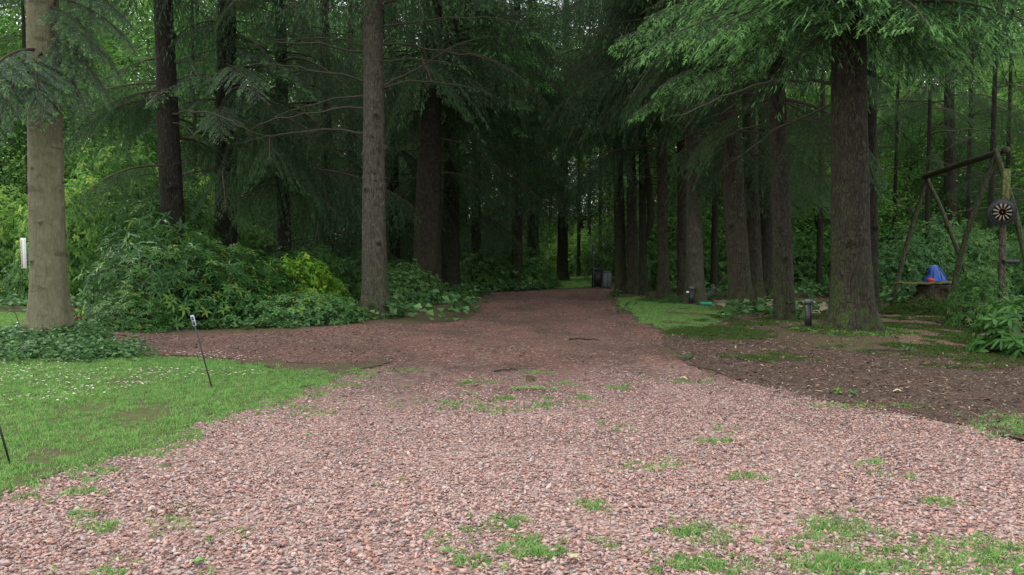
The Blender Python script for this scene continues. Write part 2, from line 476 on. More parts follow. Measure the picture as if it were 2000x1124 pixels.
def sheet(name, poly, mat, z, label, step=0.35):
    P = np.asarray(poly)
    x0, y0 = P.min(0); x1, y1 = P.max(0)
    s = max(step, math.sqrt((x1 - x0) * (y1 - y0) / 12000))
    gx, gy = np.meshgrid(np.arange(x0 + s / 2, x1, s), np.arange(y0 + s / 2, y1, s))
    k = inside(poly, gx, gy)
    ins = np.stack([gx[k], gy[k]], -1)
    allp = [Vector(p) for p in poly] + [Vector(p) for p in ins]
    n = len(poly)
    vs, es, fs, *_ = delaunay_2d_cdt(allp, [], [list(range(n))], 1, 1e-6)
    V = np.array([(v.x, v.y) for v in vs])
    Z = hgt(V[:, 0], V[:, 1]) + z
    F = []
    for f in fs:
        for q in range(1, len(f) - 1): F.append((f[0], f[q], f[q + 1]))
    F = np.array(F)
    a, b, c = V[F[:, 0]], V[F[:, 1]], V[F[:, 2]]
    cr = (b[:, 0] - a[:, 0]) * (c[:, 1] - a[:, 1]) - (b[:, 1] - a[:, 1]) * (c[:, 0] - a[:, 0])
    F[cr < 0] = F[cr < 0][:, ::-1]
    mb = MB(); mb.add(np.column_stack([V, Z]), F)
    o = mb.obj(name, mat, smooth=True)
    tag(o, label, kind='structure')
    return o

# base sheet: fine in the middle, coarse to the horizon
def ground_base():
    xs = np.concatenate([[-600, -250, -120, -60], np.arange(-34, 34.1, 0.5), [60, 120, 250, 600]])
    ys = np.concatenate([[-300, -80, -20], np.arange(-4, 34.1, 0.5), np.arange(36, 80, 4), [120, 250, 700]])
    X, Y = np.meshgrid(xs, ys)
    Z = hgt(X, Y) - 0.004
    V = np.stack([X, Y, Z], -1).reshape(-1, 3)
    ny, nx = X.shape
    i, j = np.meshgrid(np.arange(ny - 1), np.arange(nx - 1), indexing='ij')
    a = i * nx + j
    F = np.concatenate([np.stack([a, a + 1, a + nx + 1], -1).reshape(-1, 3), np.stack([a, a + nx + 1, a + nx], -1).reshape(-1, 3)])
    mb = MB(); mb.add(V, F)
    tag(mb.obj('forest_floor', M_FLOOR, smooth=True), 'brown mossy forest floor under the trees', kind='structure')
ground_base()

DRIVE = [(-900, 1700), (-700, 1300), (-330, 1120), (0, 968), (100, 930), (230, 893), (330, 858), (400, 815), (480, 792), (560, 765), (640, 740), (700, 715), (760, 690),
         (770, 650), (800, 632), (880, 628), (935, 612), (942, 590), (940, 576), (965, 571.5), (1040, 569), (1110, 566), (1210, 564), (1330, 562), (1330, 568), (1205, 572),
         (1185, 578), (1200, 596), (1240, 625), (1290, 648), (1310, 688), (1350, 715), (1440, 742), (1560, 765), (1640, 788), (1750, 806), (1850, 826), (1930, 842), (2000, 862), (2200, 900), (2700, 1100), (3000, 1700)]
P_DRIVE = wobble(px_poly(DRIVE), 0.09, 0.12, 5)
P_SIDE = wobble(px_poly([(205, 662), (400, 656), (560, 646), (700, 633), (775, 629), (800, 650), (770, 700), (700, 716), (620, 714), (430, 699), (300, 694), (225, 684)]), 0.06, 0.12, 7)
P_LAWN = wobble(px_poly([(-700, 712), (-200, 706), (0, 700), (120, 704), (250, 702), (350, 700), (440, 706), (480, 715), (560, 724), (645, 730), (640, 742), (560, 767), (480, 794), (400, 817), (330, 860), (230, 895), (100, 932), (0, 970), (-330, 1122), (-700, 1302), (-900, 1000)]), 0.07, 0.12, 9)
P_LAWN_BACK = wobble(px_poly([(-500, 611), (60, 611), (205, 614), (215, 640), (180, 652), (60, 662), (-100, 664), (-500, 668)]), 0.08, 0.2, 11)
P_MOSSY = wobble(px_poly([(1200, 584), (1245, 580), (1300, 585), (1350, 594), (1400, 604), (1425, 618), (1400, 634), (1360, 646), (1312, 648), (1262, 632), (1225, 606)]), 0.1, 0.15, 12)
P_SAND = wobble(px_poly([(1385, 588), (1440, 585), (1520, 584), (1640, 595), (1720, 604), (1700, 614), (1600, 612), (1500, 609), (1420, 602)]), 0.08, 0.2, 13)
P_MULCH = wobble(px_poly([(1310, 652), (1380, 660), (1480, 655), (1600, 690), (1760, 700), (1900, 690), (2100, 700), (2600, 740), (2700, 1090), (2200, 898), (2000, 862), (1930, 842), (1850, 826), (1750, 806), (1640, 788), (1560, 765), (1440, 742), (1350, 715), (1312, 688), (1295, 660)]), 0.1, 0.12, 15)
P_MULCH2 = wobble(px_poly([(440, 702), (620, 712), (700, 716), (760, 706), (700, 730), (655, 742), (600, 735), (560, 724), (480, 715)]), 0.14, 0.1, 16)
P_NEEDLES = wobble(px_poly([(1690, 622), (1760, 612), (1900, 622), (1960, 660), (1900, 684), (1760, 680), (1710, 655)]), 0.12, 0.15, 17)
P_FARGRASS = wobble(px_poly([(1060, 561), (1090, 546), (1180, 540), (1185, 560), (1110, 564)]), 0.2, 0.3, 18)
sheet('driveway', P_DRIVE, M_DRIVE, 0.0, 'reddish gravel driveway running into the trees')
sheet('side_path', P_SIDE, M_DRIVE, 0.004, 'brown needle strewn side path branching left')
sheet('lawn', P_LAWN, M_LAWNBASE, 0.008, 'lawn with daisies beside the gravel')
sheet('far_lawn', P_LAWN_BACK, M_LAWNBASE, 0.004, 'lawn behind the pale trunk')
sheet('mossy_lawn', P_MOSSY, M_LAWNBASE, 0.004, 'mossy grass beside the driveway')
sheet('sand_path', P_SAND, M_SAND, 0.008, 'pale sandy path behind the row of trunks')
sheet('mulch_bed', P_MULCH, M_MULCH, 0.004, 'dark bark mulch beside the driveway')
sheet('mulch_strip', P_MULCH2, M_FLOOR, 0.012, 'strip of wood chips between lawn and side path')
sheet('needle_bed', P_NEEDLES, M_SIDE, 0.008, 'patch of brown fallen needles')
sheet('far_grass_patch', P_FARGRASS, M_LAWNBASE, 0.004, 'bright grass at the far end of the driveway')

# ---------------------------------------------------------------- scatter (only for stuff)
def scatter(name, srcs, P, rot, scl, label, rng, idx=None):
    """P (n,3) points; srcs meshes; one object that instances them on its points"""
    n = len(P)
    me = bpy.data.meshes.new(name + '_points')
    me.vertices.add(n); me.vertices.foreach_set('co', np.asarray(P, np.float32).ravel())
    a = me.attributes.new('rot', 'FLOAT_VECTOR', 'POINT'); a.data.foreach_set('vector', np.asarray(rot, np.float32).ravel())
    scl = np.asarray(scl, float)
    if scl.ndim == 1: scl = np.repeat(scl[:, None], 3, 1)
    a = me.attributes.new('scl', 'FLOAT_VECTOR', 'POINT'); a.data.foreach_set('vector', scl.astype(np.float32).ravel())
    if idx is None: idx = rng.integers(0, len(srcs), n)
    a = me.attributes.new('idx', 'INT', 'POINT'); a.data.foreach_set('value', np.asarray(idx, np.int32))
    me.update()
    o = link(bpy.data.objects.new(name, me))
    c = bpy.data.collections.new(name + '_pieces')
    for i, s in enumerate(srcs):
        so = bpy.data.objects.new('%s_piece_%02d' % (name, i), s); c.objects.link(so)
    ng = bpy.data.node_groups.new(name + '_nodes', 'GeometryNodeTree')
    ng.interface.new_socket('Geometry', in_out='INPUT', socket_type='NodeSocketGeometry')
    ng.interface.new_socket('Geometry', in_out='OUTPUT', socket_type='NodeSocketGeometry')
    gi = ng.nodes.new('NodeGroupInput'); go = ng.nodes.new('NodeGroupOutput')
    ip = ng.nodes.new('GeometryNodeInstanceOnPoints')
    ci = ng.nodes.new('GeometryNodeCollectionInfo'); ci.inputs['Collection'].default_value = c
    ci.inputs['Separate Children'].default_value = True; ci.inputs['Reset Children'].default_value = True
    def na(nm, dt):
        x = ng.nodes.new('GeometryNodeInputNamedAttribute'); x.data_type = dt; x.inputs['Name'].default_value = nm
        return x.outputs['Attribute']
    ng.links.new(gi.outputs[0], ip.inputs['Points']); ng.links.new(ci.outputs[0], ip.inputs['Instance'])
    ip.inputs['Pick Instance'].default_value = True
    ng.links.new(na('idx', 'INT'), ip.inputs['Instance Index'])
    ng.links.new(na('rot', 'FLOAT_VECTOR'), ip.inputs['Rotation'])
    ng.links.new(na('scl', 'FLOAT_VECTOR'), ip.inputs['Scale'])
    ng.links.new(ip.outputs[0], go.inputs[0])
    md = o.modifiers.new('scatter', 'NODES'); md.node_group = ng
    tag(o, label, kind='stuff')
    return o

rng = np.random.default_rng(11)
def ico(rng, sx, sy, sz, jit):
    t = (1 + 5 ** .5) / 2
    v = unit(np.array([(-1, t, 0), (1, t, 0), (-1, -t, 0), (1, -t, 0), (0, -1, t), (0, 1, t), (0, -1, -t), (0, 1, -t), (t, 0, -1), (t, 0, 1), (-t, 0, -1), (-t, 0, 1)], float))
    f = [(0, 11, 5), (0, 5, 1), (0, 1, 7), (0, 7, 10), (0, 10, 11), (1, 5, 9), (5, 11, 4), (11, 10, 2), (10, 7, 6), (7, 1, 8), (3, 9, 4), (3, 4, 2), (3, 2, 6), (3, 6, 8), (3, 8, 9), (4, 9, 5), (2, 4, 11), (6, 2, 10), (8, 6, 7), (9, 8, 1)]
    v = v * (1 + rng.uniform(-jit, jit, (12, 1))) + rng.normal(0, jit * .3, (12, 3))
    return v * np.array([sx, sy, sz]), f
def chunk(rng, sx, sy, sz):
    """angular crushed stone: the convex hull of a few points"""
    bm = bmesh.new()
    for p in unit(rng.normal(0, 1, (11, 3))) * rng.uniform(.8, 1.1, (11, 1)): bm.verts.new(p * [sx, sy, sz])
    r = bmesh.ops.convex_hull(bm, input=bm.verts[:])
    bmesh.ops.delete(bm, geom=[e for e in r['geom_interior'] if isinstance(e, bmesh.types.BMVert)], context='VERTS')
    bmesh.ops.triangulate(bm, faces=bm.faces[:]); bm.normal_update(); bm.verts.index_update()
    v = [tuple(q.co) for q in bm.verts]; f = [[q.index for q in fc.verts] for fc in bm.faces]; bm.free()
    return np.array(v), f
def frustum_pts(rng, y0, y1, dens, margin=1.0):
    w1 = 0.69 * y1 + margin
    n = int(dens * (y1 - y0) * 2 * w1)
    x = rng.uniform(-w1, w1, n); y = rng.uniform(y0, y1, n)
    k = np.abs(x) < 0.69 * y + margin
    return x[k], y[k]
peb = []
for i in range(24):
    v, f = chunk(rng, rng.uniform(.9, 1.4), rng.uniform(.55, .95), rng.uniform(.28, .55))
    mb = MB(); mb.add(v, f); peb.append(mb.mesh('pebble', [M_PEBBLE]))
def in_drive(x, y, soft=0.0):
    return inside(P_DRIVE, x, y)
xs, ys = [], []
for y0, y1, d in ((2.4, 4.4, 5200), (4.4, 6, 4200), (6, 8, 3200), (8, 10.5, 2400), (10.5, 14, 500), (14, 24, 80)):
    x, y = frustum_pts(rng, y0, y1, d, 0.5)
    xs.append(x); ys.append(y)
x = np.concatenate(xs); y = np.concatenate(ys)
jx = x + rng.normal(0, 0.07, len(x)); jy = y + rng.normal(0, 0.07, len(x))          # pebbles stray over the edge
k = inside(P_DRIVE, jx, jy)
keep = vnoise(x, y, 1.1, 30) * 0.6 + vnoise(x, y, 3.3, 31) * 0.4
for x0_ in (-.95, .65): keep = keep - .3 * np.exp(-((x - x0_ - .12 * (vnoise(x * 0, y, .5, 33) - .5)) / .22) ** 2) * np.clip((y - 4.2) / 2, 0, 1)   # wheel tracks, worn down to the dirt
far = np.clip((y - 4.6) / 5.0, 0, .84)
k &= (keep * .55 + rng.random(len(x)) * .45 > far * 1.0)
x, y = x[k], y[k]; n = len(x)
sz = np.clip(rng.lognormal(math.log(0.0088), 0.36, n), 0.0045, 0.021)
sz = sz * np.clip(1.15 - y * .04, .7, 1)
P = np.column_stack([x, y, hgt(x, y) + sz * rng.uniform(-0.1, 0.55, n)])
rot = np.column_stack([rng.normal(0, .35, n), rng.normal(0, .35, n), rng.uniform(0, 6.28, n)])
scatter('gravel', peb, P, rot, sz, 'pinkish red crushed stone gravel covering the driveway', rng)

# grass tufts
def tuft(rng, nb, h, spread, w=0.004, brown=0.06, flat=0.5):
    mb = MB()
    for b in range(nb):
        a = rng.uniform(0, 6.28); r = rng.uniform(0, spread)
        p = np.array([math.cos(a) * r, math.sin(a) * r, -0.004])
        lean = rng.uniform(0.1, flat); hh = h * rng.uniform(.5, 1.1); az = rng.uniform(0, 6.28)
        d = np.array([math.cos(az), math.sin(az), 0]); s = np.array([-d[1], d[0], 0]) * w * rng.uniform(.6, 1.2)
        p1 = p + d * hh * lean * .35 + np.array([0, 0, hh * .6]); p2 = p + d * hh * lean * 1.2 + np.array([0, 0, hh * .95])
        t = rng.uniform(0.1, 0.9); tp = 1.0 if rng.random() < brown else 0.0
        mb.add([p - s, p + s, p1 + s * .8, p1 - s * .8, p2], [(0, 1, 2), (0, 2, 3), (3, 2, 4)], t, tp)
    return mb.mesh('grass_tuft', [M_GRASS])
tufts = [tuft(rng, 22, 0.036, 0.05, 0.0028, .1, .9) for _ in range(8)]
tufts_long = [tuft(rng, 9, 0.055, 0.04, 0.0028, .15, .8) for _ in range(2)]
tufts_low = [tuft(rng, 18, 0.028, 0.05, 0.0028, 0.14, .9) for _ in range(5)]
def spread_in(poly, dens, rng, ylim=40, keepfn=None):
    P = np.asarray(poly); x0, y0 = P.min(0); x1, y1 = P.max(0); y1 = min(y1, ylim)
    x0, x1 = max(x0, -26), min(x1, 26); y0 = max(y0, 1.5)
    n = int(dens * (x1 - x0) * (y1 - y0))
    x = rng.uniform(x0, x1, n); y = rng.uniform(y0, y1, n)
    k = inside(poly, x, y) & (np.abs(x) < 0.70 * y + 1.6)
    if keepfn is not None: k &= keepfn(x, y)
    return x[k], y[k]
def put(name, srcs, x, y, s, label, rng, z=0.0, tilt=0.1, idx=None):
    n = len(x)
    P = np.column_stack([x, y, hgt(x, y) + z])
    rot = np.column_stack([rng.normal(0, tilt, n), rng.normal(0, tilt, n), rng.uniform(0, 6.28, n)])
    return scatter(name, srcs, P, rot, s, label, rng, idx)
# main lawn: thick, thinning in bare patches near the gravel edge
bare = [(G(290, 812)[:2], 0.22), (G(180, 800)[:2], 0.12), (G(90, 890)[:2], 0.12)]
def lawn_keep(x, y):
    k = vnoise(x, y, 1.6, 40) * .6 + vnoise(x, y, 5, 41) * .4 > 0.2
    for c, r in bare: k &= ((x - c[0]) ** 2 + ((y - c[1]) * 0.7) ** 2 > (r * (0.5 + vnoise(x, y, 6, 42))) ** 2)
    return k
x, y = spread_in(P_LAWN, 750, rng, keepfn=lawn_keep)
x = x + rng.normal(0, .06, len(x)); y = y + rng.normal(0, .08, len(y))
put('grass', tufts + tufts_long, x, y, rng.uniform(.6, 1.15, len(x)), 'short bright green lawn grass at the left', rng)
x, y = spread_in(P_LAWN_BACK, 330, rng)
put('far_grass', tufts, x, y, rng.uniform(.8, 1.4, len(x)), 'sunny lawn grass behind the pale trunk', rng)
x, y = spread_in(P_MOSSY, 420, rng, keepfn=lambda x, y: vnoise(x, y, 2, 44) > .22)
put('mossy_grass', tufts_low, x, y, rng.uniform(.8, 1.3, len(x)), 'short mossy grass beside the driveway', rng)
x, y = spread_in(P_FARGRASS, 130, rng)
put('meadow_grass', tufts, x, y, rng.uniform(1.5, 3.2, len(x)), 'bright grass far down the driveway', rng)
# weeds: tufts growing through the gravel, thick at lower right
cx_, cy_ = frustum_pts(rng, 2.4, 8.5, 9, 0.3)
k = inside(P_DRIVE, cx_, cy_)
d = vnoise(cx_, cy_, 0.8, 50)
q = G(1750, 1090)
wgt = 0.14 + 0.35 * np.exp(-(((cx_ - q[0]) / 1.0) ** 2 + ((cy_ - q[1]) / 0.28) ** 2)) + 0.35 * np.exp(-(((cx_ - 0.3) / 0.5) ** 2 + ((cy_ - 3.3) / 0.9) ** 2)) + .25 * (np.abs(cx_ - G(1250, 900)[0]) < .5)
k &= rng.random(len(cx_)) < wgt * (d > .35)
wx, wy = [], []
for a, b in zip(cx_[k], cy_[k]):
    m = rng.integers(4, 26); r = rng.uniform(.03, .11)
    wx.append(a + rng.normal(0, r, m)); wy.append(b + rng.normal(0, r * .8, m))
for (px, py, rx, ry, m) in ((1640, 1030, .1, .1, 90), (1700, 1085, .3, .14, 110), (1900, 1075, .24, .09, 90), (1980, 1105, .15, .1, 120), (1650, 1110, .12, .06, 110), (1390, 1110, .07, .05, 60),
                            (1360, 1045, .07, .07, 60), (1020, 1070, .07, .07, 55), (1075, 1085, .05, .03, 30), (985, 1025, .06, .05, 30), (1160, 990, .05, .05, 30), (1275, 915, .1, .05, 30),
                            (2000, 830, .2, .2, 130), (1960, 838, .15, .12, 60), (1700, 792, .3, .1, 60), (1350, 745, .2, .1, 25), (890, 790, .2, .15, 35), (985, 800, .2, .1, 30), (1070, 790, .2, .08, 20),
                            (600, 755, .35, .12, 90), (540, 775, .3, .15, 70), (480, 800, .2, .15, 60)):
    c = G(px, py); wx.append(c[0] + rng.normal(0, rx, m)); wy.append(c[1] + rng.normal(0, ry, m))
edge = np.array([G(px, py)[:2] for px, py in ((0, 968), (100, 930), (230, 893), (330, 858), (400, 815), (480, 792), (560, 765), (640, 740), (690, 722))])
for k_ in range(len(edge) - 1):
    m = int(220 * np.linalg.norm(edge[k_ + 1] - edge[k_])); u = rng.random(m)[:, None]
    p = edge[k_] * (1 - u) + edge[k_ + 1] * u + np.abs(rng.normal(0, .16, (m, 1))) * np.array([[.8, -.6]]) + rng.normal(0, .03, (m, 2))
    kk = vnoise(p[:, 0], p[:, 1], 4.0, 55) > .42
    wx.append(p[kk, 0]); wy.append(p[kk, 1])
wx = np.concatenate(wx); wy = np.concatenate(wy)
put('weeds', tufts_low + tufts[:3], wx, wy, rng.uniform(.5, 1.1, len(wx)), 'grass tufts sprouting through the gravel', rng)
# moss and thin grass under the right-hand trees
def moss_keep(x, y):
    return vnoise(x, y, 1.2, 60) * .6 + vnoise(x, y, 4, 61) * .4 > .61
P_UNDER = px_poly([(1300, 652), (1330, 640), (1420, 606), (1620, 616), (1740, 606), (1935, 622), (1950, 690), (1600, 692), (1480, 668)])
mossm = []
for i in range(5):
    mb = MB()
    nn = 30; pp = np.column_stack([rng.normal(0, .03, nn), rng.normal(0, .03, nn), rng.uniform(0, .006, nn)])
    leaves(mb, pp, np.column_stack([rng.normal(0, .6, (nn, 2)), rng.uniform(.5, 1, nn)]), rng.normal(0, 1, (nn, 3)), .018, .007, rng.uniform(.1, .9, nn))
    mossm.append(mb.mesh('moss_clump', [M_MOSS]))
x, y = spread_in(P_UNDER, 420, rng, keepfn=moss_keep)
put('ground_moss', mossm, x, y, rng.uniform(.8, 2.0, len(x)), 'green moss over the ground between the right trunks', rng)
P_FADE = px_poly([(1290, 645), (1480, 660), (1600, 680), (1950, 680), (2100, 690), (2100, 730), (1900, 725), (1700, 728), (1500, 715), (1340, 700)])
x2, y2 = spread_in(P_FADE, 300, rng, keepfn=lambda x, y: vnoise(x, y, 1.1, 62) * .5 + vnoise(x, y, 4, 61) * .3 + rng.random(len(x)) * .3 > .69)
put('spreading_moss', mossm, x2, y2, rng.uniform(.6, 1.6, len(x2)), 'thin moss creeping over the mulch in front of the right trunks', rng)
x, y = spread_in(P_UNDER, 90, rng, keepfn=moss_keep)
put('sparse_grass', tufts_low, x, y, rng.uniform(.6, 1.1, len(x)), 'thin grass around the big right trunk', rng)
# litter: bark chips, bits of twig and old leaves
chips = []
for i in range(10):
    L = rng.uniform(.018, .07)
    v, f = ico(rng, L / 2, rng.uniform(.0015, .006), rng.uniform(.001, .003), .25)
    mb = MB(); mb.add(v, f); chips.append(mb.mesh('chip', [M_CHIP]))
for i in range(1):
    mb = MB(); nn = 1
    leaves(mb, [(-.02, 0, 0)], [(1, 0, .1)], [(0, 0, 1)], .035, .02, .5, hi=True, curl=.3, fold=.3)
    chips.append(mb.mesh('dry_leaf', [M_CHIP]))
parts_x, parts_y, parts_s = [], [], []
for poly, dens, s in ((P_MULCH, 1100, .8), (P_MULCH2, 1100, .8), (P_SIDE, 500, .7), (P_UNDER, 300, .8), (P_DRIVE, 150, .6)):
    x, y = spread_in(poly, dens, rng, ylim=20)
    if poly is P_DRIVE:
        k = rng.random(len(x)) < np.clip((y - 4.5) / 4, .04, 1); x, y = x[k], y[k]
    x = x + rng.normal(0, .18, len(x)); y = y + rng.normal(0, .22, len(y))
    parts_x.append(x); parts_y.append(y); parts_s.append(np.full(len(x), s))
x, y = frustum_pts(rng, 6.5, 26, 40, 1)
k = ~inside(P_LAWN, x, y) & ~inside(P_LAWN_BACK, x, y)
parts_x.append(x[k]); parts_y.append(y[k]); parts_s.append(np.full(k.sum(), .9))
x, y = np.concatenate(parts_x), np.concatenate(parts_y); s = np.concatenate(parts_s) * rng.lognormal(0, .35, len(x))
put('litter', chips, x, y, s, 'scattered bark chips, twigs and dry leaves', rng, 0.008, 0.25)
# daisies
dm = MB()
a = np.linspace(0, 6.28, 9, endpoint=False)
leaves(dm, np.zeros((9, 3)) + [0, 0, .05], np.column_stack([np.cos(a), np.sin(a), np.full(9, .25)]), np.tile([0, 0, 1.0], (9, 1)), .013, .007, .5, mat=0)
tube(dm, [(0, 0, 0), (0.003, 0, .03), (0, 0, .05)], .0012, 3, mat=1)
v, f = ico(rng, .004, .004, .003, 0); dm.add(v + [0, 0, .052], f, mat=2)
M_PETAL = plain('daisy_petal', (0.85, 0.85, 0.83), .6, .05); M_STEM = plain('flower_stem', (0.08, 0.16, 0.03)); M_YOLK = plain('daisy_centre', (0.6, 0.42, 0.03))
daisy = dm.mesh('daisy', [M_PETAL, M_STEM, M_YOLK])
P_DAISY = px_poly([(-60, 700), (420, 692), (560, 715), (520, 740), (350, 745), (150, 790), (-60, 830)])
x, y = spread_in(P_DAISY, 130, rng, keepfn=lambda x, y: (vnoise(x, y, 1.3, 70) > .35))
put('daisies', [daisy], x, y, rng.uniform(.6, 1.05, len(x)), 'small white daisies dotted over the lawn', rng)

# ---------------------------------------------------------------- conifer parts
def rotz(a): c, s = math.cos(a), math.sin(a); return np.array([[c, -s, 0], [s, c, 0], [0, 0, 1.0]])
def roty(a): c, s = math.cos(a), math.sin(a); return np.array([[c, 0, s], [0, 1, 0], [-s, 0, c]])
def rotx(a): c, s = math.cos(a), math.sin(a); return np.array([[1.0, 0, 0], [0, c, -s], [0, s, c]])

def shoots(mb, rng, P, D, L, tip, tone, hero, width):
    """each shoot: needles standing off a short axis"""
    n = len(P)
    if n == 0: return
    D = unit(D); up = np.tile([0, 0, 1.0], (n, 1)) + rng.normal(0, .25, (n, 3))
    S = unit(np.cross(D, up)); U = np.cross(S, D)
    L = np.broadcast_to(L, (n,))
    if hero:
        nd = 9
        for k in range(nd):
            t0 = k / nd * 0.85; sd = (1, -1, .35)[k % 3]
            ang = sd * 1.0 + rng.normal(0, .3, n)
            lat = S * np.sin(ang)[:, None] * 1.0 + U * np.cos(ang)[:, None] * 0.75
            a = P + D * (L * t0)[:, None]; b = P + D * (L * (t0 + .2))[:, None]
            c = P + D * (L * (t0 + .33))[:, None] + lat * (width * (1.1 - .5 * t0) * rng.uniform(.8, 1.2, n))[:, None]
            V = np.stack([a, b, c], 1).reshape(-1, 3)
            mb.add(V, np.arange(n * 3).reshape(-1, 3), np.repeat(tone + rng.normal(0, .1, n), 3), np.repeat(tip, 3), 1)
    else:
        leaves(mb, P, D, U, L, width * 2, tone, tip, 1, fold=-.25, curl=.1)

def make_bough(seed, L=1.8, rise=0.12, droop=0.35, hang=0.25, step=0.07, sstep=0.035, slen=0.075, width=0.013, hero=True, tips=0.5, sec=0.42, bare=0.12, dens=1.0):
    rng = np.random.default_rng(seed)
    mb = MB()
    s = np.linspace(0, L, 14)
    ph = rng.uniform(0, 6.28)
    def cen(s):
        s = np.asarray(s, float); t = s / L
        return np.stack([s * (1 - 0.1 * droop * t), 0.05 * L * np.sin(t * 3.5 + ph) * t, L * (rise * t - droop * t * t)], -1)
    tube(mb, cen(s), np.linspace(0.011 * L + .004, .003, 14), 5 if hero else 3, 0, cap=False)
    for q in np.arange(bare * L, L * .985, step):
        t = q / L
        base = cen(q); fw = unit(cen(min(L, q + .02)) - cen(q - .02))
        for side in (-1, 1):
            if rng.random() > dens: continue
            ln = (sec * L * (1 - t) ** 0.75 * min(1, (t + .12) * 3.2) + .06) * rng.uniform(.55, 1.15)
            A = math.radians(rng.uniform(42, 66))
            S = unit(np.cross(fw, [0, 0, 1.0]))
            dr = unit(fw * math.cos(A) + S * side * math.sin(A) + np.array([0, 0, rng.uniform(-.25, .12) - hang * .5]))
            m = max(2, int(ln / sstep))
            u = np.linspace(0.12, 1, m)
            pts = base + dr * (u * ln)[:, None] + np.array([0, 0, -1.0]) * (hang * ln * u * u)[:, None]
            dd = unit(np.gradient(pts, axis=0) if m > 1 else np.tile(dr, (m, 1)))
            if hero or ln > .3: tube(mb, np.vstack([base, pts[m // 2], pts[-1]]), [.0035, .002, .001], 3, 0, cap=False)
            alt = np.where(np.arange(m) % 2 == 0, 1, -1)[:, None]
            sidev = unit(np.cross(dd, [0, 0, 1.0]))
            for sgn in ((1, -1) if hero else (1,)):
                a2 = rng.uniform(.5, .95, m)[:, None]
                d2 = dd * np.cos(a2) + sidev * alt * sgn * np.sin(a2) + np.array([0, 0, -1.0]) * (hang * .7 + rng.uniform(-.2, .2, (m, 1)))
                tp = ((rng.random(m) < tips * (.25 + .75 * u)) * rng.uniform(.4, 1, m))
                shoots(mb, rng, pts, d2, slen * rng.uniform(.6, 1.25, m), tp, .45 + .25 * (u - .5) + rng.normal(0, .12, m), hero, width)
            shoots(mb, rng, pts[-1:], dd[-1:], np.array([slen * 1.2]), np.array([1.0 * (rng.random() < tips * 1.4)]), np.array([.6]), hero, width * 1.1)
            if not hero: shoots(mb, rng, pts, dd, np.full(m, slen), np.zeros(m), .4 + rng.normal(0, .1, m), hero, width * .8)
    return mb

BOUGH_BRIGHT = [make_bough(100 + i, 1.9, .10, .38, .35, .062, .034, .07, .014, True, .75).mesh('spruce_bough', [M_TWIG, M_SPRUCE]) for i in range(5)]
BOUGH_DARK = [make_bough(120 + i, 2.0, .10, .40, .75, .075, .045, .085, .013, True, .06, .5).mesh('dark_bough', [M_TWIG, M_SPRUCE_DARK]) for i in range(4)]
BOUGH_FIR = [make_bough(140 + i, 1.9, .12, .5, .25, .06, .032, .065, .017, True, .3, .4).mesh('fir_bough', [M_TWIG, M_FIR]) for i in range(3)]

# dead, needle-free branches
def make_dead(seed, L=2.4, droop=.25, up=.12, twig=.5, r0=.022):
    rng = np.random.default_rng(seed); mb = MB()
    n = 18; t = np.linspace(0, 1, n)
    y = np.cumsum(rng.normal(0, .02, n)) * L * .5; z = L * (up * t - droop * t * t) + np.cumsum(rng.normal(0, .006, n)) * L
    c = np.column_stack([t * L, y - y[0], z - z[0]])
    tube(mb, c, r0 * (1 - t) ** .8 + .002, 6, 0, cap=False)
    for k in range(int(16 * twig * L / 2)):
        i = rng.integers(2, n - 2); side = rng.choice([-1, 1])
        ln = L * .33 * (1 - t[i] * .6) * rng.uniform(.3, 1.1)
        u = np.linspace(0, 1, 8)[:, None]
        d = unit(np.array([.75, side * rng.uniform(.3, .9), rng.uniform(-.6, .15)]))
        p = c[i] + d * u * ln + np.array([0, 0, -1.0]) * u ** 2 * ln * rng.uniform(0, .5) + np.cumsum(rng.normal(0, .012, (8, 3)), 0) * ln
        p[0] = c[i]
        tube(mb, p, np.linspace(.005, .0012, 8), 3, 0, cap=False)
        for q in range(3):
            j = rng.integers(2, 7); d2 = unit(d + rng.normal(0, .55, 3)); l2 = ln * rng.uniform(.2, .45)
            tube(mb, [p[j], p[j] + d2 * l2 * .5 + [0, 0, -.03 * l2], p[j] + d2 * l2 + [0, 0, -.2 * l2]], [.003, .002, .001], 3, 0, cap=False)
    return mb.mesh('dead_branch', [M_DEADTWIG])
DEAD = [make_dead(200 + i, 2.6, rng.uniform(.05, .4), rng.uniform(-.05, .3)) for i in range(7)]

def frame(R, t, s=1.0):
    M = np.eye(4); M[:3, :3] = R * s; M[:3, 3] = t
    return M
def make_crown(seed, H, R, mat, hang, step=.42, per=6, low=None, shape=1.0, tips=.15):
    """whorls of boughs round the stem, longest low down"""
    rng = np.random.default_rng(seed)
    lib = []
    for i in range(4):
        lib.append(make_bough(seed * 7 + i, 2.2, .12, .34, hang, .13, .06, .10, .0105, False, tips, .42, .1).arrays())
    mb = MB(); z = 0.0
    while z < H:
        t = z / H
        r = R * (1 - t) ** .8 * (0.75 + .25 * min(1, t * 6)) + .25
        for k in range(per):
            a = k * 2 * math.pi / per + rng.uniform(-.5, .5) + z * 2.1
            s = r / 2.2 * rng.uniform(.65, 1.15)
            M = rotz(a) @ roty(rng.uniform(-.15, .22) - t * .45)
            mb.addm(lib[rng.integers(0, 4)], frame(M, (0, 0, z + rng.uniform(-.15, .15)), s), rng.uniform(-.15, .15))
        z += step * rng.uniform(.8, 1.2) * (1 + .5 * t)
    return mb.mesh('crown', [M_TWIG, mat])
CROWN_A = make_crown(31, 15, 3.1, M_SPRUCE, .35, step=.46, per=5, tips=.35)
CROWN_B = make_crown(32, 15, 3.2, M_SPRUCE_DARK, .7, step=.52, per=4, tips=.12)
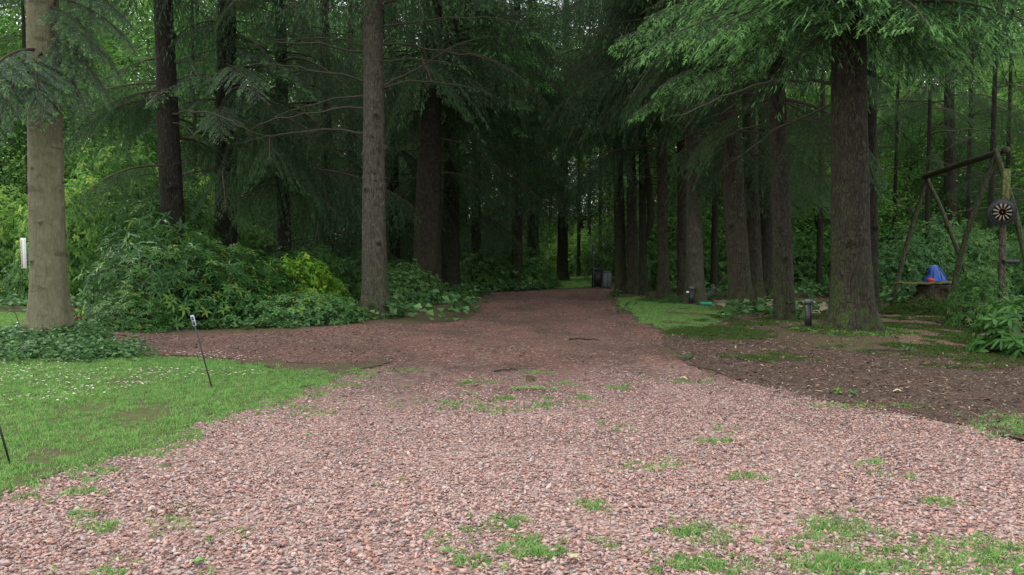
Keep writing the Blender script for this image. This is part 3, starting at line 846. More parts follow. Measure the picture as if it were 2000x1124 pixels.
CROWN_C = make_crown(33, 15, 2.4, M_SPRUCE_DARK, .9, step=.52, per=4, tips=.1)
CROWNS = dict(A=CROWN_A, B=CROWN_B, C=CROWN_C)

def trunk_mesh(seed, d, H, lean=(0, 0), flare=1.45, mat=None, knots=18, nt=36, bend=0.0, roots=6, zfine=7.0, mossh=1.2):
    """round stem with root flare, branch collars and knots; tone = moss amount, tip = knot darkness"""
    rng = np.random.default_rng(seed)
    z = np.concatenate([np.linspace(-.15, 1.2, 46 if nt > 20 else 12)[:-1], np.linspace(1.2, zfine, 200 if nt > 20 else 16)[:-1], np.linspace(zfine, H, 12)])
    th = np.linspace(0, 2 * math.pi, nt, endpoint=False)
    Z, T = np.meshgrid(z, th, indexing='ij')
    r = d / 2 * (1 - .82 * np.clip(Z / H, 0, 1) ** 1.05) * 1.06
    fl = np.exp(-np.clip(Z, 0, None) / .32)
    lobes = sum(np.cos(k * T + rng.uniform(0, 6.28)) * rng.uniform(.3, 1) for k in (3, roots, roots - 2)) / 3
    r = r * (1 + (flare - 1) * fl * (1 + .7 * lobes))
    r = r * (1 + .03 * np.cos(2 * T + Z * .7 + seed) + .018 * np.cos(5 * T - Z * 1.3 + seed))
    r = r * (1 + .05 * (vnoise(T * 3, Z * 1.2, 1.5, seed % 50) - .5) + .03 * (vnoise(T * 6, Z * 3.0, 3, seed % 40) - .5))
    tip = np.zeros_like(Z)
    for q in range(knots):
        zk, tk = rng.uniform(.9, min(H * .6, zfine)), rng.uniform(0, 6.28)
        dt = (T - tk + math.pi) % (2 * math.pi) - math.pi
        sz = rng.uniform(.03, .075)
        e = np.exp(-((dt * d / 2) ** 2 + ((Z - zk) * 1.1) ** 2) / sz ** 2)
        r = r + e * sz * rng.uniform(.3, .9)
        tip = np.maximum(tip, np.exp(-(((dt * d / 2) ** 2 / (sz * .8) ** 2 + ((Z - zk)) ** 2 / (sz * .55) ** 2) ** 1.5)) * rng.uniform(.6, 1))
    zz = np.clip(Z, 0, None)
    cx = lean[0] * Z + bend * np.sin(zz / H * 6) ; cyy = lean[1] * Z
    V = np.stack([cx + r * np.cos(T), cyy + r * np.sin(T), Z], -1).reshape(-1, 3)
    nz = len(z); i, j = np.meshgrid(np.arange(nz - 1), np.arange(nt), indexing='ij'); j2 = (j + 1) % nt
    a, b, c, e = i * nt + j, i * nt + j2, (i + 1) * nt + j2, (i + 1) * nt + j
    F = np.concatenate([np.stack([a, b, c], -1).reshape(-1, 3), np.stack([a, c, e], -1).reshape(-1, 3)])
    moss = np.clip(np.exp(-zz / mossh * 2) * 1.2 + .25 * np.clip(-np.cos(T), 0, 1), 0, 1)
    mb = MB(); mb.add(V, F, moss.ravel(), tip.ravel())
    return mb.mesh('trunk', [mat], smooth=True)

def scale_at(y): return (y - HZ) / CH            # photo pixels per metre for something standing at photo row y
def conifer(px, by, wpx, barkm, crown, zlow, label, topx=None, H=20, flare=1.45, name='spruce_tree', group=None, seed=None, cs=1.0, knots=18, bend=0., fine=True, roots=6):
    """px, by: photo column and row of the foot; wpx: stem width in the photo about 1.5 m up; topx: column where it leaves the picture's top"""
    seed = seed or int(px * 7 + by)
    b = G(px, by); b[2] = float(hgt(b[0], b[1]))
    s = FPX / b[1]; d = wpx / s
    if topx is None: lx = 0
    else:
        tp = AT(topx, 0, b[1]); lx = (tp[0] - b[0]) / tp[2]
    t = empty(name, b)
    tag(t, label, 'tree', group)
    me = trunk_mesh(seed, d, H, (lx, 0), flare, barkm, knots, 72 if fine else 16, bend, roots)
    inst('trunk', me, t)
    r = random.Random(seed)
    if crown:
        cl = 15.0
        inst('crown', CROWNS[crown], t, (lx * zlow, 0, zlow), (0, 0, r.uniform(0, 6.28)), (cs, cs, (H - zlow) / cl))
    t['d'] = d; t['lx'] = lx
    return t
def branch(t, me, h, az, L=1.0, pitch=0.0, name='branch', roll=0.0):
    """az: degrees, 0 = to the right in the picture, -90 = towards the camera"""
    d, lx = t['d'], t['lx']
    a = math.radians(az)
    r = d * .38
    return inst(name, me, t, (lx * h + math.cos(a) * r, math.sin(a) * r, h), Euler((roll, -math.radians(pitch), a), 'XYZ'), L)

RIGHT_ROW = 'conifer trunks in the row along the right of the driveway'
t1 = conifer(98, 668, 60, M_BARK_PALE, 'A', 6.6, 'large pale tan fir trunk at the far left with ivy round its foot', 83, flare=1.55, name='fir_tree', knots=26, H=22)
t2 = conifer(345, 606, 44, M_BARK_DARK, 'B', 6.8, 'dark trunk rising behind the rhododendrons, nearer the pale trunk', 318, cs=.75)
t3 = conifer(440, 598, 42, M_BARK_DARK, 'B', 6.3, 'dark trunk behind the rhododendrons with needles hanging over its upper part', 443, cs=.75)
t4 = conifer(732, 618, 45, M_BARK_GREY, None, 5.5, 'knotty grey spruce trunk with bare curved branches and a mossy foot', 728, knots=46, flare=1.6)
t5 = conifer(832, 584, 50, M_BARK_BROWN, 'A', 5.5, 'thick brown trunk at the left edge of the dark avenue', 845, flare=1.35)
t6 = conifer(880, 574, 32, M_BARK_DARK, 'C', 5.0, 'darker thin trunk just behind the thick brown one', 885)
t7 = conifer(1036, 556, 15, M_BARK_DARK, 'A', 6.2, 'thin dark trunk left of the far bend in the driveway', 1036, fine=False)
t8 = conifer(1098, 551, 20, M_BARK_DARK, 'C', 7.0, 'dark trunk beside the bright grass at the far bend', 1106, fine=False)
t9 = conifer(1213, 573, 21, M_BARK_BROWN, 'C', 6.5, 'twin trunk nearest the grey cabinet in the right-hand row', 1200, group=RIGHT_ROW)
t10 = conifer(1236, 574, 20, M_BARK_BROWN, 'C', 7.5, 'trunk touching the twin by the grey cabinet, on its right', 1228, group=RIGHT_ROW)
t11 = conifer(1257, 576, 14, M_BARK_DARK, 'C', 7.0, 'slim dark trunk with a leaning fork above it', 1250, group=RIGHT_ROW)
t12 = conifer(1296, 584, 20, M_BARK_RED, 'C', 7.0, 'slim reddish trunk behind the small leafy plants', 1290, group=RIGHT_ROW)
t13 = conifer(1333, 583, 17, M_BARK_BROWN, 'C', 7.0, 'thin trunk half hidden left of the bollard with the white knob', 1328, group=RIGHT_ROW)
t14 = conifer(1358, 592, 31, M_BARK_GREY, 'B', 6.0, 'greyish trunk rising directly behind the far bollard', 1350, group=RIGHT_ROW)
t15 = conifer(1449, 606, 40, M_BARK_RED, 'A', 5.6, 'reddish leaning trunk with a bare root at its foot', 1405, group=RIGHT_ROW, flare=1.5)
t16 = conifer(1476, 592, 28, M_BARK_BROWN, 'C', 6.5, 'brown trunk half hidden behind the leaning one', 1455, group=RIGHT_ROW)
t17 = conifer(1497, 585, 26, M_BARK_DARK, 'B', 6.5, 'darkest thin trunk between the leaning one and the one by the near bollard', 1492, group=RIGHT_ROW)
t18 = conifer(1533, 628, 35, M_BARK_BROWN, 'A', 5.4, 'trunk standing just left of the near black bollard', 1512, group=RIGHT_ROW, flare=1.25)
t19 = conifer(1664, 656, 70, M_BARK_BROWN, 'A', 4.6, 'thickest trunk, dark brown with a moss ringed foot right of the near bollard', 1655, flare=1.5, H=24, knots=12, cs=1.0, roots=7, group=RIGHT_ROW)
t19b = conifer(1704, 612, 22, M_BARK_DARK, 'C', 6, 'dark trunk peeping out behind the right side of the thickest trunk', 1700)
t20 = conifer(1858, 566, 24, M_BARK_BROWN, 'C', 8.0, 'brown trunk rising behind the log swing frame', 1852, fine=False)

# boughs with fresh tips hanging over the thickest trunk and its neighbour
rr = random.Random(5)
for (h, az, L, p) in ((4.75, -95, 1.35, -4), (4.7, -150, 1.45, 2), (4.9, -120, 1.5, 5), (4.65, -60, 1.3, 0), (4.6, -25, 1.4, 2), (4.8, 175, 1.5, 6), (4.95, -75, 1.5, 8), (5.1, -135, 1.6, 5),
                      (5.0, -40, 1.5, 8), (5.2, -105, 1.5, 12), (5.2, -165, 1.6, 12), (4.5, 10, 1.1, -4), (5.35, -85, 1.5, 14), (5.3, -20, 1.6, 10), (5.4, -145, 1.6, 14), (5.5, -60, 1.6, 16)):
    branch(t19, rr.choice(BOUGH_BRIGHT), h, az, L, p, roll=rr.uniform(-.2, .2))
for (h, az, L, p) in ((4.9, -110, 1.1, 0), (4.7, -165, 1.0, -4), (5.1, -60, 1.2, 5), (5.3, -140, 1.3, 8), (5.0, -20, 1.0, 0), (5.4, -95, 1.3, 10), (5.7, -160, 1.3, 6)):
    branch(t18, rr.choice(BOUGH_BRIGHT), h, az, L, p, roll=rr.uniform(-.2, .2))
for (h, az, L, p) in ((5.1, -130, 1.3, 0), (5.4, -95, 1.4, 4), (4.9, -170, 1.1, -5), (5.8, -150, 1.5, 8), (5.9, -60, 1.4, 8)):
    branch(t15, rr.choice(BOUGH_BRIGHT), h, az, L, p, roll=rr.uniform(-.2, .2))
# fir boughs drooping across the pale trunk
for (h, az, L, p) in ((3.75, -82, .85, -24), (3.9, -68, .75, -26), (3.95, -95, .9, -20), (3.8, -100, .8, -30), (3.7, -60, .6, -32), (4.0, -35, .62, -34), (4.2, -20, .66, -28), (4.4, -8, .66, -22), (4.55, -28, .7, -18), (4.1, 5, .6, -30), (4.7, -5, .75, -14), (3.85, -20, .5, -35),
                      (4.9, -18, .8, -8), (5.0, 170, 1.1, 0), (5.3, -25, 1.0, 0), (5.7, -60, 1.1, 2)):
    branch(t1, rr.choice(BOUGH_FIR), h, az, L, p, roll=rr.uniform(-.25, .25))
for (h, az, L, p) in ((4.6, -80, 1.0, -10), (5.0, -30, 1.0, -8), (5.3, -120, 1.1, -5), (5.5, -60, 1.2, -6), (4.8, -150, 1.0, -8), (5.8, -20, 1.3, -4)):
    branch(t3, rr.choice(BOUGH_FIR), h, az, L, p, roll=rr.uniform(-.25, .25))
for (h, az, L, p) in ((6.2, -165, 1.5, -4), (6.9, 170, 1.6, 0), (7.4, -150, 1.7, 4), (5.6, -175, 1.4, -6), (7.9, -120, 1.7, 6), (8.2, 165, 1.8, 4), (7.0, -100, 1.5, 0), (6.4, -60, 1.3, -6), (8.6, -60, 1.8, 4)):
    branch(t7, rr.choice(BOUGH_BRIGHT), h, az, L, p, roll=rr.uniform(-.25, .25))
# bare curved branches of the knotty trunk
for (h, az, L, p) in ((4.6, 200, 1.0, 8), (4.55, 20, 1.05, 22), (4.5, 12, .9, 12), (4.1, 190, .95, 0), (5.2, 165, 1.1, 24), (5.35, 10, 1.0, 4), (5.3, 185, .8, 10), (5.0, -20, .7, 8), (4.35, 170, .9, -4), (5.7, 15, 1.1, 8),
                      (3.6, 185, 1.0, 4), (5.9, 200, 1.0, 22), (6.1, -15, 1.1, 10), (6.3, 160, 1.2, 12), (6.2, 40, 1.0, 8)):
    branch(t4, rr.choice(DEAD), h, az, L, p, 'bare_branch', rr.uniform(-.8, .8))
inst('crown', CROWN_B, t4, (0, 0, 6.5), (0, 0, 2.0), (1, 1, .9))
# dead lower branches and dark hanging boughs on the others
def dress(t, zlo, zhi, nd, nb, lib=BOUGH_DARK, Ls=(.9, 1.5), azs=(0, 360), seed=1):
    r = random.Random(seed)
    for k in range(nd):
        branch(t, r.choice(DEAD), r.uniform(zlo, zhi), r.uniform(*azs), r.uniform(.5, 1.2), r.uniform(-12, 12), 'dead_branch', r.uniform(-.8, .8))
    for k in range(nb):
        branch(t, r.choice(lib), r.uniform(zlo, zhi), r.uniform(*azs), r.uniform(*Ls), r.uniform(-12, 4), 'branch', r.uniform(-.2, .2))
for (h, az, L, p) in ((6.3, -40, 1.5, -4), (6.9, -15, 1.6, 0), (7.3, -60, 1.6, 2), (5.7, -25, 1.3, -8), (7.8, -30, 1.7, 4), (8.3, -80, 1.7, 4), (7.6, 5, 1.7, 0), (6.6, -75, 1.4, -4)):
    branch(t6, rr.choice(BOUGH_BRIGHT), h, az, L, p, roll=rr.uniform(-.2, .2))
for t_, k_ in ((t4, 9), (t1, 4), (t5, 4), (t15, 4), (t18, 3), (t14, 4), (t19, 3)):
    for q_ in range(k_): branch(t_, rr.choice(DEAD), rr.uniform(1.2, 4.5), rr.uniform(-200, 20), rr.uniform(.05, .16), rr.uniform(-10, 30), 'branch_stub', rr.uniform(-1, 1))
dress(t2, 3.0, 5.5, 6, 9, seed=2)
dress(t3, 3.0, 5.5, 4, 14, seed=3)
dress(t5, 3.2, 6.5, 10, 10, seed=4)
dress(t6, 3.0, 6.5, 9, 8, seed=5)
dress(t7, 2.2, 6.5, 5, 9, seed=6); dress(t8, 3.6, 7.5, 6, 4, azs=(90, 270), seed=7)
for i, t in enumerate((t9, t10, t11, t12, t13, t14, t16, t17, t18, t19b)):
    dress(t, 3.2, 7.0, 7, 4, seed=20 + i)
for i, t in enumerate((t9, t12, t13, t14, t16, t17)):
    dress(t, 5.2, 9.5, 5, 9, Ls=(1.2, 1.9), azs=(120, 260), seed=60 + i)
for i, t in enumerate((t5, t6, t7, t8)):
    dress(t, 5.0 if i < 2 else 6.3, 9.5, 5, 9 if i < 2 else 5, Ls=(1.2, 2.0) if i < 2 else (1.0, 1.5), azs=(-110, 60), seed=70 + i)
dress(t15, 3.6, 6, 6, 3, seed=40); dress(t19, 3.2, 4.8, 4, 0, seed=41, azs=(-10, 190)); dress(t20, 3, 8, 9, 8, seed=42)
# the fork leaning beside the slim dark trunk, and the root of the leaning one
mb = MB(); b = t11.location
q0, q1, q2 = AT(1258, 440, b.y + .05), AT(1272, 380, b.y + .1), AT(1245, 290, b.y + .1)
pts = np.array([AT(1257, 470, b.y), AT(1272, 430, b.y), AT(1268, 370, b.y), AT(1258, 280, b.y), AT(1252, 180, b.y)]) - np.array(b)
tube(mb, pts, [.1, .1, .09, .08, .07], 10); mb.obj('fork', M_BARK_DARK, t11, True)
mb = MB(); b = t15.location
pts = np.array([G(1425, 612), G(1437, 607) + [0, 0, .06], G(1452, 604) + [0, -.3, .09], G(1468, 606) + [0, -.2, .06], G(1490, 609) + [0, 0, .03], G(1530, 613) + [0, 0, -.01]]) - np.array(b)
from_pts = pts.copy(); from_pts[:, 1] -= .15
tube(mb, from_pts, [.02, .03, .03, .025, .018, .01], 8); mb.obj('root', M_DEADTWIG, t15, True)

# ---------------------------------------------------------------- spruces filling the dark middle distance
FILL = 'dark spruces packed behind the front trunks'
def thin_trunk(seed, mat): return trunk_mesh(seed, .36, 18, (0, 0), 1.3, mat, 8, 14, 0, 5)
THIN = [thin_trunk(900 + i, m) for i, m in enumerate((M_BARK_DARK, M_BARK_BROWN, M_BARK_DARK))]
def filler(px, Y, s, crown, zlow, label, group, cs=1.0, rz=None, name='spruce_tree', seedx=0):
    X = (px - CX) / FPX * Y
    t = empty(name, (X, Y, float(hgt(X, Y))))
    tag(t, label, 'tree', group)
    r = random.Random(int(px * 3 + Y * 11 + seedx))
    inst('trunk', r.choice(THIN), t, scl=(s, s, 1), rot=(0, 0, r.uniform(0, 6)))
    if crown: inst('crown', CROWNS[crown], t, (0, 0, zlow), (0, 0, r.uniform(0, 6.28)), (cs, cs, (18 - zlow) / 15))
    t['d'] = .36 * s; t['lx'] = 0
    return t
for i, (px, Y, cr, zl, cs) in enumerate(((555, 19, 'B', 2.8, .8), (390, 33, 'B', 5.5, .8), (640, 22, 'C', 1.6, 1.1), (770, 24, 'B', 2.0, 1.0), (690, 28, 'B', 1.4, 1.1), (930, 27, 'C', 2.2, 1.1),
                                         (985, 33, 'B', 2.6, 1.2), (905, 34, 'B', 1.8, 1.2), (600, 33, 'B', 2.0, 1.1), (810, 36, 'B', 2.0, 1.3), (1045, 36, 'B', 7.5, 1.0), (1010, 26, 'A', 7.0, .9))):
    lb = 'dark drooping spruce packed behind the knotty grey trunk' if px < 850 else 'dark drooping spruce filling the far middle of the avenue'
    if px < 450: lb = 'dark spruce with high crown behind the left rhododendrons'
    f = filler(px, Y, 1.0, cr, zl, lb, None if px < 300 else FILL + (' at the left' if px < 850 else ' in the middle'), cs)
    dress(f, max(1.6, zl - .3), 7.5, 5, 7, Ls=(1.1, 1.8), seed=300 + i)

# ---------------------------------------------------------------- broadleaf trees and shrubs
def broadleaf(seed, H, R, z0, nl, ls, mat, nclump=110, lw=.62):
    """leaf clumps in an uneven crown, with limbs reaching into them"""
    rng = np.random.default_rng(seed); cr = MB(); tr = MB()
    stem = np.column_stack([np.cumsum(rng.normal(0, .12, 9)), np.cumsum(rng.normal(0, .12, 9)), np.linspace(-.1, H * .85, 9)]); stem[:2, :2] = 0
    tube(tr, stem, np.linspace(.13, .03, 9) * H / 9, 9)
    for c in range(nclump):
        z = rng.uniform(z0, H); tt = (z - z0) / (H - z0)
        rad = R * (math.sin(min(1, tt * 1.1 + .18) * math.pi) ** .6) * rng.uniform(.25, 1) ** .6
        a = rng.uniform(0, 6.28)
        i = min(7, max(1, int(z / H * 8 * .8)))
        base = stem[i]
        ctr = np.array([stem[i, 0] + math.cos(a) * rad, stem[i, 1] + math.sin(a) * rad, z])
        mid = (base + ctr) / 2 + [0, 0, -.1]
        tube(tr, [base, mid, ctr], [.02 * H / 9, .012, .004], 4, cap=False)
        m = max(8, int(nl / nclump)); sp = R * .17 * rng.uniform(.6, 1.3)
        P = ctr + rng.normal(0, 1, (m, 3)) * [sp * 1.25, sp * 1.25, sp * .45]
        D = (P - base) * [1, 1, .3] + rng.normal(0, .7, (m, 3)) * rad - [0, 0, .3]
        Nn = np.tile([0, 0, 1.0], (m, 1)) + rng.normal(0, .45, (m, 3))
        L = ls * rng.uniform(.6, 1.25, m)
        leaves(cr, P, D, Nn, L, L * lw, np.clip(rng.normal(.45 + rng.uniform(-.2, .25), .15, m), 0, 1), (rng.random(m) < .08) * .6, 0)
    return tr.mesh('trunk', [M_BARK_DARK], True), cr.mesh('crown', [mat])
BROAD = [broadleaf(51, 9, 3.0, 1.6, 17000, .13, M_LEAF), broadleaf(52, 11, 3.2, 2.5, 17000, .14, M_LEAF, 120), broadleaf(53, 7, 2.8, .8, 16000, .12, M_LEAF, 110)]

def bush_mesh(seed, R, H, nros, ll, lw, mat, nlf=7, hi=False, tipp=.08, up=.55, stems=9, name='foliage', squash=1.0):
    """whorls of long leaves at the shoot ends over a mound, plus inner ones"""
    rng = np.random.default_rng(seed); fo = MB(); st = MB()
    a = rng.uniform(0, 6.28, nros); el = np.arccos(rng.uniform(0, 1, nros))         # 0 = top
    lump = .78 + .32 * vnoise(a * 1.4, el * 2.4, 1.6, seed) + rng.normal(0, .05, nros)
    rr_ = lump * np.where(rng.random(nros) < .65, 1.0, rng.uniform(.55, 1, nros))
    dirs = np.column_stack([np.sin(el) * np.cos(a), np.sin(el) * np.sin(a), np.cos(el)])
    C = dirs * rr_[:, None] * [R, R, H]; C[:, 2] = np.maximum(C[:, 2], .05)
    ax = unit(dirs * [1, 1, 1] + [0, 0, up] + rng.normal(0, .3, (nros, 3)))
    s = unit(np.cross(ax, [0.3, .2, 1.0])); t = np.cross(ax, s)
    tone_c = rng.normal(.42, .16, nros); tipc = (rng.random(nros) < tipp) * rng.uniform(.5, 1, nros)
    for k in range(nlf):
        th = k * 2 * math.pi / nlf + rng.uniform(-.3, .3, nros)
        out = s * np.cos(th)[:, None] + t * np.sin(th)[:, None]
        D = out + ax * rng.uniform(-.1, .55, nros)[:, None] - np.array([0, 0, .18])
        L = ll * rng.uniform(.65, 1.2, nros)
        leaves(fo, C + rng.normal(0, .01, (nros, 3)), D, ax, L, L * lw / ll, np.clip(tone_c + rng.normal(0, .12, nros), 0, 1), tipc * .8, 0, hi=hi, fold=.12, curl=.16)
    for k in rng.integers(0, nros, stems * 4):
        c = C[k]; b0 = np.array([rng.normal(0, .12 * R), rng.normal(0, .12 * R), -.05])
        tube(st, [b0, (b0 + c) / 2 + [0, 0, .1 * H], c], [.022, .014, .004], 4, cap=False)
    return fo.mesh(name, [mat]), st.mesh('stem', [M_TWIG])
RHODO = [bush_mesh(60 + i, 1.3, 1.5, 640, .15, .042, M_RHODO, 7, False, .12) for i in range(3)]
RHODO_BIG = [bush_mesh(70 + i, .75, .8, 95, .2, .058, M_RHODO, 8, True, .0, .8, 6) for i in range(2)]
LEAFY = [bush_mesh(80 + i, 1.0, .6, 800, .095, .05, M_SHRUB, 4, False, .1, .9, 6) for i in range(2)]
YELLOW = bush_mesh(85, .8, .7, 520, .10, .06, M_YELLOW, 5, False, .3, .7, 6)
FINE = bush_mesh(88, 1.0, 1.1, 2600, .07, .012, M_SHRUB, 5, False, .1, .3, 6)
MIDSHRUB = [bush_mesh(90 + i, 1.6, 1.8, 1500, .10, .05, M_SHRUB, 5, False, .04, .5, 9) for i in range(3)]

SPROUT = [bush_mesh(97 + i, .1, .07, 6, .05, .024, M_SHRUB, 4, True, .3, .8, 2) for i in range(2)]

def bush(pair, name, X, Y, s, label, group=None, cat='bush', rz=None, sz=1.0, zoff=0.0):
    r = random.Random(int(X * 97 + Y * 31))
    t = empty(name, (X, Y, float(hgt(X, Y)) + zoff), r.uniform(0, 6.28) if rz is None else rz)
    tag(t, label, cat, group)
    inst('foliage', pair[0], t, scl=(s, s, s * sz)); inst('stem', pair[1], t, scl=(s, s, s * sz))
    return t
def bpx(pair, name, px, py, s, label, group=None, sz=1.0, cat='bush', dy=0):
    p = G(px, py); return bush(pair, name, p[0], p[1] + dy, s, label, group, cat, sz=sz)
RG = 'rhododendron bushes massed at the left'
bpx(RHODO[0], 'rhododendron_bush', 262, 645, .98, 'tall rhododendron nearest the pale trunk, at the left end of the mass', RG, 1.15, dy=.9)
bpx(RHODO[1], 'rhododendron_bush', 350, 640, .95, 'rhododendron in front of the left dark trunk, facing the leaning marker', RG, 1.0, dy=1.0)
bpx(RHODO[2], 'rhododendron_bush', 430, 628, .95, 'rhododendron in front of the dark trunk with hanging needles', RG, .95, dy=1.2)
bpx(RHODO[0], 'rhododendron_bush', 515, 615, .85, 'rhododendron at the right end of the left mass, beside yellow green leaves', RG, .95, dy=1.4)
bpx(RHODO[1], 'rhododendron_bush', 296, 606, 1.25, 'tallest rhododendron, half hidden behind the front of the left mass', RG, 1.4, dy=.6)
bpx(RHODO[2], 'rhododendron_bush', 235, 655, .5, 'small low rhododendron at the foot of the left mass', RG, .8, dy=.3)
bpx(YELLOW, 'yellow_leaved_shrub', 578, 612, 1.0, 'bright yellow green shrub left of the knotty grey trunk', None, 1.65, dy=.3)
bpx(YELLOW, 'yellow_leaved_shrub', 630, 606, .7, 'smaller yellow green shrub nearer the knotty grey trunk', None, 1.5, dy=.2)
bpx(FINE, 'domed_shrub', 520, 585, 1.0, 'soft domed feathery shrub behind the yellow green one', None, 1.0, dy=.5)
bpx(LEAFY[0], 'low_shrub', 500, 632, .85, 'low spreading shrub behind the side path, left part', 'low spreading shrubs', .95)
bpx(LEAFY[1], 'low_shrub', 600, 628, .95, 'low spreading shrub in front of the yellow green leaves', 'low spreading shrubs', .95)
bpx(LEAFY[0], 'low_shrub', 655, 620, .7, 'low spreading shrub touching the left side of the knotty trunk', 'low spreading shrubs', .9)
# right-hand edge
bpx(RHODO_BIG[0], 'rhododendron_bush', 2030, 700, .8, 'large leaved rhododendron cut by the right edge of the picture', None, 1.15, dy=.3)
bpx(RHODO_BIG[1], 'rhododendron_bush', 1975, 694, .35, 'small large-leaved rhododendron in front of the dartboard post', None, .9, dy=.3)
bpx(RHODO[1], 'rhododendron_bush', 1905, 640, .40, 'leafy rhododendron beside the mossy stump', None, 1.5, dy=0)
bpx(RHODO[2], 'rhododendron_bush', 1960, 612, .7, 'rhododendron behind the dartboard post', None, 1.0, dy=1.2)
# small plants near the driveway
for i, (px, py, s, lb) in enumerate(((1268, 589, .28, 'small leafy plant left of the slim reddish trunk'), (1305, 592, .3, 'small leafy plant just left of the far bollard'), (1322, 586, .3, 'pale leafy sprig by the thin trunk behind the far bollard'),
                                     (905, 582, .5, 'low plants at the foot of the darker thin trunk'), (775, 600, .4, 'low plants right of the knotty grey trunk'))):
    bpx(LEAFY[i % 2], 'leafy_plant', px, py, s, lb, None, .8, 'plant')
for i, (px, py, s) in enumerate(((1350, 703, .1), (1655, 690, .0), (1770, 690, .09), (1650, 770, .08))):
    if s: bpx(SPROUT[i % 2], 'seedling', px, py, s * 11, ('seedling on the mulch edge beside the driveway', '', 'seedling on the needles right of the thickest trunk', 'seedling growing on the gravel edge at the right')[i], None, .8, 'plant')

ORD = ['first', 'second', 'third', 'fourth', 'fifth', 'sixth', 'seventh', 'eighth', 'ninth', 'tenth', 'eleventh', 'twelfth', 'thirteenth', 'fourteenth', 'fifteenth', 'sixteenth']
M_BRIGHT = foliage('bright_leaves', (0.055, 0.16, 0.03), (0.20, 0.36, 0.08), (0.36, 0.48, 0.1), 0.55, 0.5, .5)  # leaf greens lightened so these bushes look lit; the light is in the colour
BRIGHT = [bush_mesh(110 + i, 1.6, 1.8, 1700, .10, .055, M_BRIGHT, 5, False, .15, .3, 9) for i in range(2)]
for px_, Y_, s_, z_, lb_ in ((165, 19.5, 1.0, 1.8, 'tall bright leafy bush in the light just right of the pale trunk'), (250, 21.5, 1.25, 2.0, 'tall bright leafy bush in the light left of the left dark trunk'),
                             (385, 21, 1.0, 1.9, 'tall bright leafy bush between the two dark left trunks'), (490, 22.5, .9, 1.3, 'bright leafy bush right of the trunk with hanging needles'), (15, 21, 1.1, 1.5, 'bright leafy bush left of the pale trunk, above the hedge')):
    bush(BRIGHT[int(px_) % 2], 'leafy_bush', (px_ - CX) / FPX * Y_, Y_, s_, lb_, 'bright leafy bushes behind the left trunks', sz=z_)
for px_, Y_, s_, z_, lb_ in ((1118, 40, 1.0, 1.2, 'bright bush beyond the far grass, beside the dark trunk'), (1160, 43, 1.2, 1.3, 'bright bush beyond the far grass, above the dark bin'), (1060, 42, 1.2, 1.3, 'bright bush far behind the bend, left of the dark trunk')):
    bush(BRIGHT[int(px_) % 2], 'leafy_bush', (px_ - CX) / FPX * Y_, Y_, s_, lb_, 'bright bushes beyond the far bend', sz=z_)
# understorey of the wood behind: shrubs in rows, each its own bush
def row(pxs, Y, pair_list, s, label, group, name='shrub', sz=1.0, jit=1.5, seed=1):
    r = random.Random(seed)
    for i, px in enumerate(pxs):
        y = Y + r.uniform(-jit, jit); X = (px + r.uniform(-15, 15) - CX) / FPX * y
        bush(r.choice(pair_list), name, X, y, s * r.uniform(.8, 1.2), '%s, %s from the left' % (label, ORD[i]), group, sz=sz * r.uniform(.85, 1.2))
row(range(-60, 180, 55), 21, MIDSHRUB, 1.0, 'dark green shrub in the hedge behind the far left lawn', 'hedge shrubs behind the left lawn', sz=.9, seed=1)
row(range(180, 560, 70), 23, MIDSHRUB, 1.0, 'green shrub behind the left rhododendrons', 'shrubs behind the left rhododendrons', sz=1.0, seed=2)
row(range(600, 840, 60), 20, MIDSHRUB, .7, 'green shrub in the shade behind the knotty grey trunk', 'shrubs behind the knotty trunk', sz=1.0, seed=3)
row(range(905, 1030, 38), 27.5, RHODO, .75, 'dark shrub along the far left bend of the driveway', 'shrubs at the far bend', sz=.9, seed=4)
row((1035, 1060), 27.0, [YELLOW], .6, 'bright low shrub at the far bend', 'bright low shrubs at the far bend', 'low_shrub', sz=.6, jit=.4, seed=5)
row(range(1090, 1200, 34), 41, MIDSHRUB, .8, 'green shrub beyond the far grass', 'shrubs beyond the far grass', sz=1.1, seed=6)
row(range(1290, 1620, 50), 26.5, MIDSHRUB, .9, 'dark shrub behind the row of trunks', 'shrubs behind the right row', sz=1.2, seed=7)
row(range(1700, 2100, 60), 21.5, MIDSHRUB, .85, 'dark shrub behind the log swing frame', 'shrubs behind the swing', sz=1.2, seed=8)
row(range(1240, 2140, 62), 33, MIDSHRUB, 1.5, 'tall shrub deep in the wood at the right', 'tall shrubs deep in the wood at the right', sz=1.25, seed=9)
row(range(860, 1240, 45), 66, MIDSHRUB, 2.2, 'tall shrub deep in the wood at the end of the driveway', 'tall shrubs at the end of the driveway', sz=1.3, seed=10)
row(range(-80, 860, 75), 36, MIDSHRUB, 1.7, 'tall shrub deep in the wood at the left', 'tall shrubs deep in the wood at the left', sz=1.25, seed=11)
row(range(1240, 2140, 80), 52, MIDSHRUB, 2.4, 'big shrub at the very back of the right wood', 'big shrubs at the back of the right wood', sz=1.3, seed=12)
